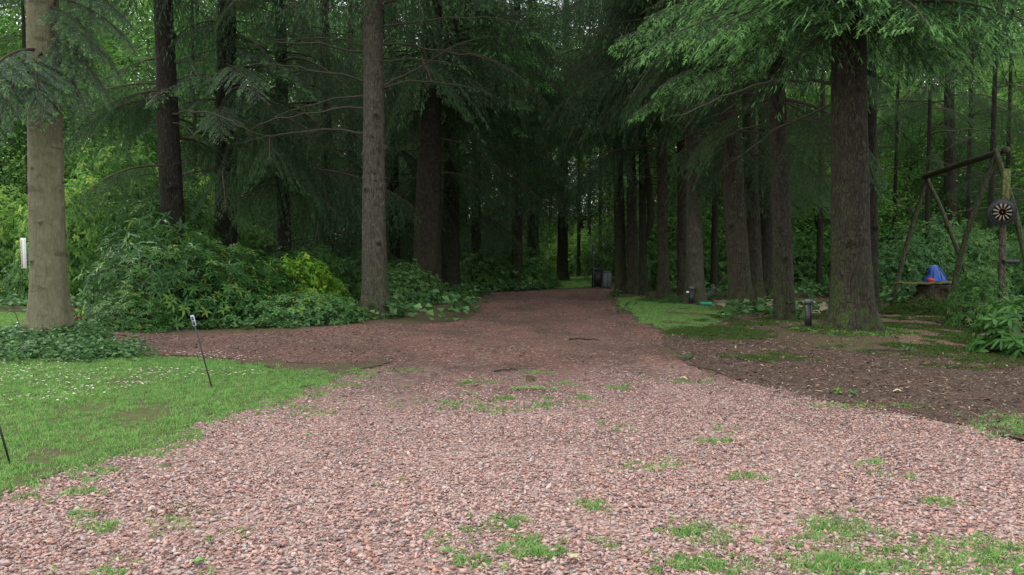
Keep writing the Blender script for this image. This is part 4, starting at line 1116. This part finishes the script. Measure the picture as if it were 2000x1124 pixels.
# broadleaf trees of the wood behind
def broad(px, Y, k, s, label, group, sz=1.0):
    X = (px - CX) / FPX * Y
    r = random.Random(int(px * 5 + Y))
    t = empty('broadleaf_tree', (X, Y, float(hgt(X, Y))), r.uniform(0, 6.28)); tag(t, label, 'tree', group)
    inst('trunk', BROAD[k][0], t, scl=(s, s, s * sz)); inst('crown', BROAD[k][1], t, scl=(s, s, s * sz))
r = random.Random(77)
def wood(x0, x1, st, Y, dy, ks, s0, s1, label, group, sz=1.0):
    for i, px in enumerate(range(x0, x1, st)):
        broad(px, Y + r.uniform(-dy, dy), r.choice(ks), r.uniform(s0, s1), '%s, %s from the left' % (label, ORD[i]), group, sz)
wood(-80, 560, 80, 27, 2, (0, 2), .9, 1.15, 'bright leafy tree just behind the left dark trunks', 'bright broadleaf trees at the left')
wood(-60, 720, 95, 44, 3, (0, 1), 1.7, 2.0, 'tall leafy tree in the far row behind the left trunks', 'far broadleaf trees at the left')
wood(1040, 1330, 50, 58, 4, (0, 1, 2), 1.2, 1.6, 'leafy tree in the gap beyond the far bend', 'far broadleaf trees beyond the bend')
wood(1350, 2150, 85, 30, 3, (0, 2), .95, 1.3, 'leafy tree behind the right-hand trunks', 'broadleaf trees at the right')
wood(1300, 2150, 90, 44, 4, (0, 1), 1.7, 2.0, 'tall leafy tree in the far row at the right', 'far broadleaf trees at the right')
wood(620, 1050, 85, 50, 4, (0, 1), 1.4, 1.7, 'tall leafy tree far behind the dark spruces', 'far broadleaf trees in the middle')
# slender bare stems standing in the wood
for i, (px, Y, s) in enumerate(((1130, 38, .5), (1150, 42, .6), (1172, 36, .45), (1188, 40, .6), (1075, 44, .6), (1808, 22, .35), (1887, 24, .4), (1932, 23, .45), (1962, 26, .4), (1745, 26, .35), (1600, 24, .5), (1575, 28, .45), (1395, 24, .6), (1420, 27, .5), (1270, 30, .5), (1310, 31, .6),
                                (60, 24, .4), (190, 26, .35), (385, 22, .3), (5, 27, .6))):
    f = filler(px, Y, s, 'C' if Y > 22 and not 1050 < px < 1200 else None, 9 if Y < 30 else 10, 'slender trunk in the wood %s' % ('beyond the far bend' if 1050 < px < 1200 else 'behind the log swing frame' if px > 1700 else 'behind the right row of trunks' if px > 1200 else 'behind the far left lawn'),
           'slender trunks %s' % ('beyond the far bend' if 1050 < px < 1200 else 'behind the swing' if px > 1700 else 'behind the right row' if px > 1200 else 'behind the left lawn'), .8)
    if Y < 30: dress(f, 2.5, 8, 8, 6, seed=500 + i, Ls=(.5, 1.1))

# ivy and low plants round the pale trunk
ivym = []
for i in range(5):
    mb = MB(); nn = 14
    pp = np.column_stack([rng.normal(0, .05, (nn, 2)), rng.uniform(.01, .09, nn)])
    az = rng.uniform(0, 6.28, nn)
    leaves(mb, pp, np.column_stack([np.cos(az), np.sin(az), rng.uniform(-.2, .3, nn)]), np.column_stack([rng.normal(0, .4, (nn, 2)), np.ones(nn)]), .05, .045, rng.uniform(.1, .9, nn), 0)
    ivym.append(mb.mesh('ivy_sprig', [M_IVY]))
P_IVY = px_poly([(-400, 664), (-60, 668), (40, 668), (90, 676), (150, 660), (215, 672), (262, 688), (245, 700), (120, 706), (0, 706), (-400, 716)])
x, y = spread_in(P_IVY, 190, rng, keepfn=lambda x, y: vnoise(x, y, 1.9, 80) * .6 + vnoise(x, y, 5, 81) * .4 > .33)
x = x + rng.normal(0, .2, len(x)); y = y + rng.normal(0, .22, len(y))
put('ivy', ivym, x, y, rng.uniform(.7, 1.5, len(x)), 'ivy and low leaves round the foot of the pale trunk', rng, 0, .2)
P_LOWL = px_poly([(180, 650), (300, 648), (440, 645), (600, 640), (700, 630), (700, 622), (560, 632), (400, 640), (200, 640)])
x, y = spread_in(P_LOWL, 60, rng)
put('ground_cover', ivym, x, y, rng.uniform(.7, 1.6, len(x)), 'low ground cover along the foot of the left shrubs', rng, 0, .2)
x, y = spread_in(px_poly([(880, 590), (940, 573), (1060, 568), (1080, 561), (1000, 556), (900, 562), (780, 600), (770, 612)]), 14, rng)
put('bend_ground_cover', ivym, x, y, rng.uniform(1.5, 3, len(x)), 'low green plants along the far edge of the driveway', rng, 0, .2)
x, y = frustum_pts(rng, 14, 34, 3.2, 1)
k = ~inside(P_DRIVE, x, y) & ~inside(P_SAND, x, y) & ~inside(P_LAWN_BACK, x, y) & ~inside(P_MOSSY, x, y) & ~((np.abs(x - .113 * y) < .055 * y) & (y > 22)) & ~((x > .44 * y) & (y < 17.2)) & (vnoise(x, y, .5, 90) > .4)
put('undergrowth', ivym, x[k], y[k], rng.uniform(1.5, 4, k.sum()), 'patchy undergrowth on the shaded forest floor', rng, 0, .2)
x, y = [], []
for t, rad, m in ((t19, .62, 380), (t15, .4, 120), (t4, .42, 160), (t18, .35, 70), (t14, .35, 60)):
    a = rng.uniform(0, 6.28, m); q = rad * rng.uniform(.75, 1.5, m)
    x.append(t.location.x + np.cos(a) * q); y.append(t.location.y + np.sin(a) * q)
x, y = np.concatenate(x), np.concatenate(y)
put('trunk_foot_moss', mossm + tufts_low, x, y, rng.uniform(.8, 1.8, len(x)), 'green moss and grass ringing the trunk feet', rng)

# ---------------------------------------------------------------- objects
M_BLACK = plain('black_paint', (0.018, 0.018, 0.02), .45, .2)
M_GREYMETAL = plain('grey_metal', (0.10, 0.105, 0.115), .45, .1)
M_PALEGREY = plain('pale_grey_plastic', (0.17, 0.18, 0.19), .5, .08)
M_WHITE = plain('white_plastic', (0.75, 0.75, 0.73), .45, .04)
M_BLUE = plain('blue_plastic', (0.015, 0.07, 0.3), .4, .15)
M_RED = plain('red_plastic', (0.5, 0.02, 0.02), .4, .15)
M_GREENP = plain('green_plastic', (0.02, 0.28, 0.16), .4, .1)
M_LOG = bark('weathered_log', (0.045, 0.045, 0.028), (0.12, 0.117, 0.072), .6)
M_POSTGREEN = bark('green_post', (0.10, 0.12, 0.04), (0.2, 0.22, 0.08), .3)  # yellowish green tone for the upper board
M_POST = bark('brown_post', (0.08, 0.06, 0.045), (0.17, 0.13, 0.10), .1)
M_CREAM = plain('cream_sisal', (0.24, 0.2, 0.13), .8, .1)
M_STUMP = bark('rotten_stump', (0.025, 0.018, 0.013), (0.07, 0.05, 0.035), .5)
M_TABLE = ground_mat('mossy_plank', [((0.07, 0.075, 0.02), (0.17, 0.17, 0.045)), (6, .5, .6, (0.12, 0.085, 0.05))])

def bollard(px, by, hpx, wpx, label, knob=False):
    b = G(px, by); s = FPX / b[1]; h = hpx / s; r = wpx / s / 2
    t = empty('bollard_light', (b[0], b[1], float(hgt(b[0], b[1])))); tag(t, label, 'bollard', 'black bollard lights beside the driveway')
    mb = MB(); lathe(mb, [(0, -.05), (r * .95, -.05), (r * .95, h * .80), (r * .7, h * .805), (0, h * .805)], n=24); mb.obj('post', M_BLACK, t, False)
    mb = MB(); lathe(mb, [(0, h * .8), (r * .8, h * .8), (r * .8, h * .86), (0, h * .86)], n=24); mb.obj('light_band', M_BLACK, t, False)
    mb = MB(); lathe(mb, [(0, h * .86), (r * 1.03, h * .86), (r * 1.05, h * .97), (r * .9, h), (0, h)], n=24); mb.obj('cap', M_GREYMETAL, t, False)
    mb = MB(); lathe(mb, [(r * .9, -.02), (r * 1.25, -.02), (r * 1.22, .012), (r * .9, .014)], n=24); mb.obj('base_ring', M_BLACK, t, False)
    if knob:
        mb = MB(); lathe(mb, [(0, -.03), (.03, -.02), (.04, 0), (.03, .02), (0, .03)], (-r - .03, -.01, h * .68), 14); mb.obj('knob', M_WHITE, t, True)
    return t
bollard(1578, 652, 55, 14, 'near black bollard light with grey cap beside the thickest trunk')
bollard(1350, 594, 34, 10, 'far black bollard light with a small white knob on its side', True)

# dartboard on a post
pb = G(1957, 640); pY = pb[1]
post = empty('dartboard_post', (pb[0], pY, 0)); tag(post, 'upright wooden post with a green upper half, carrying the dartboard', 'post')
topz = AT(1953, 330, pY)[2]; midz = AT(1953, 392, pY)[2]
mb = MB(); bevel_box(mb, (-.01, 0, (topz + midz) / 2), (.13, .05, topz - midz), .006); mb.obj('upper_board', M_POSTGREEN, post)
mb = MB(); tube(mb, [(0.0, .055, -.2), (0.01, .055, .8), (-.005, .055, 1.6), (0, .055, midz + .1)], [.055, .052, .05, .048], 12, jit=.05, rng=rng); mb.obj('pole', M_POST, post, True)
mb = MB(); zb = AT(1960, 511, pY)[2]; bevel_box(mb, (.1, -.02, zb), (.26, .1, .06), .008); mb.obj('shelf', M_BLACK, post)
dc = AT(1957, 415, pY - .06)
db = empty('dartboard', tuple(dc)); tag(db, 'round black dartboard with cream wedges hanging on the post', 'dartboard')
db.rotation_euler = (0, 0, math.radians(-14))
mb = MB(); R_ = .225
prof = [(0, 0), (R_ * .98, 0), (R_, .006), (R_, .034), (R_ * .98, .04), (0, .04)]
th = np.linspace(0, 2 * math.pi, 40, endpoint=False)
V = []; F = []
for i, (rr_, yy_) in enumerate(prof):
    for a in th: V.append((rr_ * math.cos(a), yy_ - .02, rr_ * math.sin(a)))
for i in range(5):
    for j in range(40):
        a, b = i * 40 + j, i * 40 + (j + 1) % 40; F += [(a, b, b + 40), (a, b + 40, a + 40)]
mb.add(V, F); mb.obj('board', M_BLACK, db)
def sector(r0, r1, a0, a1, y):
    k = 5; A = np.linspace(a0, a1, k); v = []
    for a in A: v += [(r0 * math.cos(a), y, r0 * math.sin(a)), (r1 * math.cos(a), y, r1 * math.sin(a))]
    n = len(v); v += [(x, y2 + .006, z) for x, y2, z in v]
    f = []
    for i in range(k - 1):
        a = 2 * i; f += [(a, a + 1, a + 3), (a, a + 3, a + 2), (a + 1, n + a + 1, n + a + 3), (a + 1, n + a + 3, a + 3), (a, a + 2, n + a + 2), (a, n + a + 2, n + a)]
    for a in (0, 2 * k - 2): f += [(a, n + a, n + a + 1), (a, n + a + 1, a + 1)]
    return v, f
for k in range(12):
    a = k * math.pi / 6 + .2
    v, f = sector(.055, .145, a - .10, a + .10, -.026)
    mb = MB(); mb.add(v, f); mb.obj('wedge', M_CREAM, db)
v, f = sector(0, .012, 0, 6.283, -.027); mb = MB(); mb.add(v, f); mb.obj('bullseye', M_RED, db)
mb = MB(); A = np.linspace(0, 6.2832, 41); tube(mb, np.column_stack([np.cos(A) * .17, np.full(41, -.024), np.sin(A) * .17]), .0018, 5, cap=False); mb.obj('wire_ring', M_GREYMETAL, db)
mb = MB(); tube(mb, np.column_stack([np.cos(A) * .218, np.full(41, -.02), np.sin(A) * .218]), .005, 6, cap=False); mb.obj('rim', M_BLACK, db)

# log swing frame
sw = empty('swing_frame', tuple(G(1812, 604))); tag(sw, 'weathered log swing frame with two crossed leg pairs behind the stump', 'swing frame')
o_ = np.array(sw.location)
def log(a, b, r, sag=0.0, name='leg', seed=0, mat=M_LOG):
    g = np.random.default_rng(seed); a = np.asarray(a, float); b = np.asarray(b, float)
    t = np.linspace(0, 1, 14)[:, None]; p = a + (b - a) * t
    off = np.cross(unit(b - a), [0, 1, 0.0]) * np.sin(t * math.pi) * sag
    p = p + off + np.column_stack([np.cumsum(g.normal(0, .004, 14)) for _ in range(3)])
    mb = MB(); tube(mb, p - o_, np.linspace(r, r * .85, 14), 12, jit=.06, rng=g); return mb.obj(name, mat, sw, True)
YL, YR = G(1812, 600)[1], G(1962, 636)[1]
BL, BR = AT(1806, 345, YL), AT(1965, 293, YR)
log(BL, BR, .065, .03, 'beam', 1)
def foot(px, Y): 
    x = (px - CX) / FPX * Y; return np.array([x, Y, float(hgt(x, Y)) - .05])
log(foot(1742, YL + .3), AT(1816, 335, YL), .05, .05, 'leg', 2)
log(foot(1912, YL - .9), AT(1808, 340, YL), .05, -.08, 'leg', 3)
log(foot(1852, YR + .8), AT(1950, 292, YR + .1), .052, .12, 'leg', 4)
log(foot(2030, YR - .6), AT(1942, 288, YR + .1), .052, -.1, 'leg', 5)

# mossy stump with plank table
sb = G(1812, 610)
st = empty('tree_stump', tuple(sb)); tag(st, 'mossy rotten stump with spreading roots under a plank', 'stump')
sc_ = FPX / sb[1]
def lump(R, H, seed, sx=1, sy=1, n=28, m=14, spread=.9):
    g = np.random.default_rng(seed); V = []; F = []
    for i in range(m + 1):
        t = i / m
        rr2 = R * (1 + spread * (1 - t) ** 3)
        for j in range(n):
            a = j * 2 * math.pi / n
            q = rr2 * (1 + .28 * (1 - t) * math.cos(5 * a + seed) + .14 * (vnoise(a * 3, t * 5, 1.2, seed) - .5) * 2)
            V.append((q * math.cos(a) * sx, q * math.sin(a) * sy, t * H + .05 * (float(vnoise(a * 3, t, 2, seed)) - .5)))
    for i in range(m):
        for j in range(n):
            a, b = i * n + j, i * n + (j + 1) % n; F += [(a, b, b + n), (a, b + n, a + n)]
    V.append((0, 0, H)); c = len(V) - 1
    for j in range(n): F.append((c, m * n + j, m * n + (j + 1) % n))
    tone = [max(0, 1 - v[2] / H) for v in V]
    mb = MB(); mb.add(V, F, tone); return mb
o = lump(.4, AT(1800, 556, sb[1])[2] + .02, 5, 1.05, .8).obj('stump_body', M_STUMP, st, True); o.location = (.2, 0, -.02)
for k, (a, b_, r_) in enumerate((((-.05, -.1, .35), (-.75, -.35, .0), .11), ((.1, -.2, .25), (-.25, -.75, -.01), .09), ((.4, -.2, .3), (.7, -.6, -.01), .1), ((.5, 0, .3), (1.05, -.15, -.01), .1))):
    mb = MB(); a = np.array(a); b_ = np.array(b_); t = np.linspace(0, 1, 8)[:, None]
    tube(mb, a + (b_ - a) * t + np.array([0, 0, 1.0]) * np.sin(t * 3.1) * .06, np.linspace(r_, r_ * .4, 8), 10, tone=.9, jit=.12, rng=rng); mb.obj('root', M_STUMP, st, True)
msx, msy, msz = [], [], []
for k in range(420):
    a = rng.uniform(0, 6.28); q = rng.uniform(.15, 1.0)
    msx.append(sb[0] - .35 + math.cos(a) * q * .75); msy.append(sb[1] - .35 + math.sin(a) * q * .5)
msx = np.array(msx); msy = np.array(msy)
scatter('stump_moss', mossm, np.column_stack([msx, msy, np.clip(.3 - .35 * np.hypot((msx - sb[0] + .15) / 1.0, (msy - sb[1] + .1)), 0.01, 1)]), np.column_stack([rng.normal(0, .3, (420, 2)), rng.uniform(0, 6, 420)]), rng.uniform(1.5, 3.5, 420), 'bright moss cushions over the stump roots', rng)
tz = AT(1800, 556, sb[1])[2]
pl = empty('plank_table', (sb[0], sb[1], tz)); tag(pl, 'thin mossy plank lying level across the stump', 'plank')
mb = MB(); x0, x1 = (1752 - 1812) / sc_, (1858 - 1812) / sc_
V = []; F = []; n = 20
for i in range(n + 1):
    x_ = x0 + (x1 - x0) * i / n; w_ = .24 * (.6 + .5 * math.sin(math.pi * (.12 + .8 * i / n))) + .02 * math.sin(i * 2.1)
    for (dy, dz) in ((-w_, 0), (w_, 0), (w_, .035), (-w_, .04)): V.append((x_, dy, dz + .008 * math.sin(i * 1.3) + .03 * (i / n)))
for i in range(n):
    for j in range(4): a, b = i * 4 + j, i * 4 + (j + 1) % 4; F += [(a, b, b + 4), (a, b + 4, a + 4)]
F += [(0, 1, 2), (0, 2, 3), (n * 4, n * 4 + 2, n * 4 + 1), (n * 4, n * 4 + 3, n * 4 + 2)]
mb.add(V, F); mb.obj('board', M_TABLE, pl)
# blue and red toy on the plank
ty = empty('toy_seat', (AT(1826, 552, sb[1])[0], sb[1] - .02, tz + .055)); tag(ty, 'blue plastic toy with a red cushion lying on the mossy plank', 'toy')
mb = MB(); n = 16
outline = [(-.30, 0), (-.25, .12), (-.17, .22), (-.19, .36), (-.12, .42), (-.02, .44), (.04, .40), (.12, .28), (.2, .14), (.3, .02), (.3, 0)]
V = []; F = []
for (x_, z_) in outline:
    w_ = .12 * (1 - z_ / .6)
    V += [(x_ * .95, -w_, z_ * .95), (x_, 0 - w_ * .3, z_ * 1.0), (x_, w_ * .3, z_), (x_ * .95, w_, z_ * .95)]
k = len(outline)
for i in range(k - 1):
    for j in range(3): a = i * 4 + j; F += [(a, a + 1, a + 5), (a, a + 5, a + 4)]
c0 = len(V); V += [(0, -.12, .02), (0, .12, .02)]
for i in range(k - 1): F += [(c0, i * 4, i * 4 + 4), (c0 + 1, i * 4 + 7, i * 4 + 3)]
mb.add(V, F); mb.obj('shell', M_BLUE, ty, False)
for (a, b_) in (((-.1, -.13, .40), (-.16, -.15, .06)), ((-.02, -.13, .41), (.1, -.15, .04)), ((.04, -.12, .38), (.24, -.14, .03))):
    mb = MB(); tube(mb, [a, (np.array(a) + b_) / 2 + [0, -.02, 0], b_], .013, 8); mb.obj('rib', M_BLUE, ty, True)
mb = MB(); v, f = ico(rng, .11, .09, .06, .08); mb.add(v + [-.2, -.12, .055], f); mb.obj('cushion', M_RED, ty, True)

ty.scale = (.78, .78, .82)
# shovel leaning behind the leaning trunk, tray and ball beside it
sy = G(1385, 590)[1]
sh = empty('shovel', tuple(G(1385, 588))); tag(sh, 'grey bladed shovel with blue grip leaning behind the reddish trunk', 'shovel'); so = np.array(sh.location)
a = AT(1377, 579, sy); b_ = AT(1398, 563, sy)
a2 = AT(1424, 530, sy + .1)
mb = MB(); d_ = unit(b_ - a); u_ = np.array([-d_[2], 0, d_[0]])
V = []; F = []
for i, t in enumerate(np.linspace(0, 1, 7)):
    for j, w in enumerate(np.linspace(-1, 1, 7)):
        p = a + (b_ - a) * t * (1.0) + np.array([0, 1, 0]) * w * .12 + u_ * (-.045 * (1 - w * w) * (1) + .05 * (t > .8)) 
        V.append(p - so)
for i in range(6):
    for j in range(6): q = i * 7 + j; F += [(q, q + 1, q + 8), (q, q + 8, q + 7)]
n0 = len(V); V += [v - u_ * .012 for v in V]; F += [(x_ + n0, z_ + n0, y_ + n0) for x_, y_, z_ in F]
mb.add(V, F); mb.obj('blade', M_PALEGREY, sh, True)
mb = MB(); tube(mb, [a + (b_ - a) * .7 - so, b_ - so, a2 - so], .014, 8); mb.obj('handle', M_POST, sh, True)
mb = MB(); g0 = a2 - so; ax_ = unit(a2 - b_); pr = np.array([0, 1.0, 0]); q = np.array([-ax_[2], 0, ax_[0]])
tube(mb, [g0, g0 + ax_ * .06 + q * .05, g0 + ax_ * .2 + q * .055, g0 + ax_ * .26, g0 + ax_ * .2 - q * .055, g0 + ax_ * .06 - q * .05, g0], .03, 8); mb.obj('grip', M_BLUE, sh, True)
g = G(1378, 595); tr = empty('plastic_tray', tuple(g)); tag(tr, 'flat green plastic tray on the grass beside the far bollard', 'tray')
g[2] = float(hgt(g[0], g[1])); tr.location = g
mb = MB()
for (cx_, cy_, sx_, sy_, cz, sz_) in ((0, 0, .26, .2, .01, .012), (0, -.1, .28, .012, .035, .06), (0, .1, .28, .012, .035, .06), (-.135, 0, .012, .19, .035, .06), (.135, 0, .012, .19, .035, .06)):
    bevel_box(mb, (cx_, cy_, cz), (sx_, sy_, sz_), .004)
mb.obj('tray_body', M_GREENP, tr)
g = G(1413, 616); mb = MB(); lathe(mb, [(0, -.03), (.02, -.025), (.03, 0), (.02, .025), (0, .03)], (0, 0, .03), 14)
o = mb.obj('ball', M_WHITE, None, True); o.location = (g[0], g[1], float(hgt(g[0], g[1]))); tag(o, 'tiny white ball on the ground before the leaning trunk', 'ball')

# grey cabinet and dark bin at the far bend
cb = G(1186, 563); s_ = FPX / cb[1]
cab = empty('utility_cabinet', tuple(cb)); tag(cab, 'small grey two-door cabinet at the far bend of the driveway', 'cabinet')
w_, h_ = 17 / s_, 31 / s_
mb = MB(); bevel_box(mb, (0, .1, h_ / 2), (w_, .2, h_), .008); mb.obj('body', M_GREYMETAL, cab)
for sx_ in (-1, 1):
    mb = MB(); bevel_box(mb, (sx_ * w_ * .26, -.008, h_ * .52), (w_ * .42, .02, h_ * .86), .004); mb.obj('door', M_PALEGREY, cab)
mb = MB(); bevel_box(mb, (0, .1, h_ + .012), (w_ * 1.1, .24, .025), .006); mb.obj('lid', M_GREYMETAL, cab)
bb = G(1167, 563); bn = empty('wheelie_bin', tuple(bb)); tag(bn, 'dark bin standing left of the grey cabinet', 'bin')
w_, h_ = 17 / s_, 50 / s_ * .8
mb = MB(); V = []; 
for z_, k_ in ((.05, .8), (h_ * .9, 1.0)): V += [(-w_ / 2 * k_, -.2 * k_, z_), (w_ / 2 * k_, -.2 * k_, z_), (w_ / 2 * k_, .2 * k_, z_), (-w_ / 2 * k_, .2 * k_, z_)]
F = [(0, 2, 1), (0, 3, 2), (4, 5, 6), (4, 6, 7)]
for j in range(4): a, b = j, (j + 1) % 4; F += [(a, b, b + 4), (a, b + 4, a + 4)]
mb.add(V, F); mb.obj('body', M_BLACK, bn)
mb = MB(); bevel_box(mb, (0, -.01, h_ * .92), (w_ * 1.08, .45, .04), .012); mb.obj('lid', M_BLACK, bn)
for sx_ in (-1, 1):
    mb = MB(); tube(mb, [(sx_ * w_ * .4 - .02, .15, .06), (sx_ * w_ * .4 + .02, .15, .06)], .06, 14); mb.obj('wheel', M_BLACK, bn)
gp = G(1157, 562); pp_ = empty('pole', tuple(gp)); tag(pp_, 'thin dark pole beside the dark bin at the far bend', 'pole')
mb = MB(); tube(mb, [(0, 0, -.1), (0, 0, 1.5)], .025, 8); mb.obj('shaft', M_BLACK, pp_); mb = MB(); lathe(mb, [(0.03, 1.49), (.03, 1.52), (0, 1.54)], n=10); mb.obj('cap', M_GREYMETAL, pp_)

# thermometer on the pale trunk
tY = t1.location.y
tc = AT(46.5, 495, tY); tm = empty('thermometer', tuple(tc)); tag(tm, 'long white outdoor thermometer mounted at the left of the pale trunk', 'thermometer')
mb = MB(); bevel_box(mb, (0, 0, 0), (.075, .012, .43), .004); mb.obj('plate', M_WHITE, tm)
mb = MB(); tube(mb, [(-.022, -.009, -.19), (-.022, -.009, .19)], .0035, 6); tube(mb, [(-.022, -.011, -.2), (-.022, -.011, -.185)], .006, 8); mb.obj('tube', M_RED, tm)
for k in range(21):
    mb = MB(); L_ = .016 if k % 5 == 0 else .009
    box(mb, (.02, -.0075, -.18 + k * .018), (L_, .003, .002)); mb.obj('tick', M_BLACK, tm)
for z_ in (.17, -.12):
    mb = MB(); tube(mb, [(.03, .01, z_), (.16, .03, z_)], .009, 6); mb.obj('bracket', M_BLACK, tm)

# marker stakes
M_CARD = plain('card_border', (0.4, 0.42, 0.44), .5, .04); M_CARDPIC = plain('card_picture', (0.03, 0.06, 0.10), .5, .3)
def stake(bx, by, tx, ty_, label, card):
    b = G(bx, by); t = empty('garden_marker', (b[0], b[1], float(hgt(b[0], b[1])))); tag(t, label, 'marker', 'leaning black marker stakes on the lawn')
    e = AT(tx, ty_, b[1]) - b
    mb = MB(); tube(mb, [e * -.12, e * .5, e], .0065, 8); mb.obj('rod', M_BLACK, t, True)
    if card:
        up_ = unit(e); 
        M3 = np.array([np.cross([0, 1.0, 0], up_), [0, 1.0, 0], up_]).T
        M3 = M3 @ rotz(math.radians(-35))
        cc = e * 1.0 + up_ * .04
        mb = MB(); bevel_box(mb, cc, (.055, .006, .105), .002, M3); mb.obj('card', M_CARD, t)
        for dz in (.022, -.022):
            mb = MB(); bevel_box(mb, cc + M3 @ np.array([0, -.0045, dz]), (.034, .003, .034), .001, M3); mb.obj('picture', M_CARDPIC, t)
    return t
stake(414, 760, 380, 636, 'leaning black stake with a small bordered card on top, in front of the side path', True)
stake(20, 908, -22, 760, 'leaning black stake cut off by the left edge of the picture', False)
# white ornament on the far left lawn, red faded flower on a twig
g = G(35, 662); orn = empty('garden_ornament', (g[0], g[1], float(hgt(g[0], g[1])))); tag(orn, 'small white ornament on a dark stick left of the pale trunk', 'ornament')
mb = MB(); lathe(mb, [(0, 0), (.035, 0), (.04, .02), (.02, .07), (.028, .10), (.02, .13), (.008, .15), (0, .16)], n=14); mb.obj('figure', M_WHITE, orn, True)
mb = MB(); tube(mb, [(0, 0.02, -.03), (.0, .02, .15), (-.03, .02, .26), (-.07, .02, .34)], .005, 6); mb.obj('stick', M_TWIG, orn, True)
g = AT(152, 621, 11.5); fl = empty('faded_flower', tuple(g)); tag(fl, 'faded red blossom on a low twig beside the pale trunk', 'flower')
mb = MB(); leaves(mb, np.zeros((7, 3)), np.column_stack([np.linspace(-1, 1, 7), rng.normal(0, .3, 7), rng.normal(-.1, .3, 7)]), rng.normal(0, 1, (7, 3)), .05, .025, .5)
M_FADED = plain('faded_petal', (0.35, 0.04, 0.06), .7, .3); mb.obj('petals', M_FADED, fl)
mb = MB(); tube(mb, [(0, 0, 0), (.15, .1, .03), (.42, .3, .02), (.75, .6, -.35)], [.003, .004, .006, .008], 5); mb.obj('twig', M_TWIG, fl)

# fallen leaves and sticks that stand out on the driveway
M_PALELEAF = plain('pale_dead_leaf', (0.42, 0.33, 0.2), .7, .25); M_BROWNLEAF = plain('brown_dead_leaf', (0.16, 0.09, 0.05), .7, .25); M_GREENLEAF = plain('green_fallen_leaf', (0.12, 0.24, 0.05), .6, .2)
def fleaf(px, py, L, mat, label, lobes=3, rz=0.0):
    g = G(px, py); z = float(hgt(g[0], g[1])) + .022
    mb = MB(); ang = np.linspace(-1.1, 1.1, lobes) + rz
    leaves(mb, np.zeros((lobes, 3)), np.column_stack([np.cos(ang), np.sin(ang), np.full(lobes, .18)]), np.tile([0, 0, 1.0], (lobes, 1)), L * (1 - .25 * np.abs(ang - rz)), L * .45, .5, hi=True, curl=.25, fold=.3)
    tube(mb, [(0, 0, 0), (-.4 * L * math.cos(rz), -.4 * L * math.sin(rz), .005)], .0015, 4)
    o = mb.obj('fallen_leaf', mat); o.location = (g[0], g[1], z); tag(o, label, 'leaf')
fleaf(1330, 743, .10, M_PALELEAF, 'pale dead leaf on the gravel by the mulch edge', 3, .4)
fleaf(1758, 768, .09, M_PALELEAF, 'pale dead leaf lying on the dark mulch at the right', 3, 2.0)
fleaf(1115, 1104, .055, M_PALELEAF, 'pale dead leaf on the gravel at the bottom middle', 5, .6)
fleaf(1310, 1019, .03, M_GREENLEAF, 'small pale green leaf on the near gravel', 1, .2)
fleaf(870, 1084, .045, M_GREENLEAF, 'green leaf on the near gravel left of the bottom middle', 3, 2.2)
fleaf(598, 856, .05, M_GREENLEAF, 'green leaf on the gravel at the left', 3, 1.0)
fleaf(185, 1005, .06, M_BROWNLEAF, 'brown curled leaf on the gravel at the lower left', 3, 1.0)
fleaf(1917, 1078, .04, M_BROWNLEAF, 'brown leaf in the grass at the lower right', 3, .1)
fleaf(385, 1110, .05, M_GREENLEAF, 'green weed leaf at the bottom left of the gravel', 5, 1.5)
g = G(1040, 766); mb = MB()
for k in range(16):
    a = rng.uniform(-.4, .4); x_ = rng.uniform(-.2, .2)
    leaves(mb, [(x_, a * .1, .02)], [(math.cos(a * 6), math.sin(a * 6), .2)], [(0, 0, 1)], .07, .025, .5, hi=True)
tube(mb, [(-.22, 0, .012), (0, .02, .02), (.22, -.01, .012)], .004, 5)
o = mb.obj('fallen_sprig', M_GREENLEAF); o.location = (g[0], g[1], float(hgt(g[0], g[1])) + .01); tag(o, 'green leafy sprig lying across the middle of the driveway', 'sprig')
def stick(px0, py0, px1, py1, r, label, mat=M_TWIG):
    a = G(px0, py0); b = G(px1, py1); a[2] = float(hgt(a[0], a[1])) + r * .8; b[2] = float(hgt(b[0], b[1])) + r * .8
    t = np.linspace(0, 1, 8)[:, None]; p = (b - a) * t + np.column_stack([rng.normal(0, .01, 8), rng.normal(0, .02, 8), np.abs(rng.normal(0, .006, 8))])
    mb = MB(); tube(mb, p, np.linspace(r, r * .5, 8), 7, jit=.1, rng=rng)
    for k in (3, 5): tube(mb, [p[k], p[k] + (b - a) * .1 + [0, .08 * (-1) ** k, .02]], [r * .4, r * .15], 4)
    o = mb.obj('fallen_branch', mat, None, True); o.location = tuple(a); tag(o, label, 'branch')
stick(1828, 630, 1900, 643, .03, 'dark fallen branch on the brown needles below the stump')
stick(1112, 663, 1168, 664, .018, 'dark stick lying across the driveway, farther of the two')
stick(965, 728, 1010, 724, .012, 'thin pale stick on the driveway left of the middle', M_DEADTWIG)
stick(1690, 690, 1790, 694, .015, 'thin stick on the mulch in front of the thickest trunk', M_DEADTWIG)

# look-alikes that stand side by side are told apart by their order from the left
_by = {}
for o in list(COL.objects):
    if o.parent is None and o.get('category'): _by.setdefault(o['label'], []).append(o)
for lb, os_ in _by.items():
    if len(os_) > 1:
        os_.sort(key=lambda o: o.location.x / max(.1, o.location.y))
        for i, o in enumerate(os_): o['label'] = '%s, %s from the left' % (lb, ORD[i])
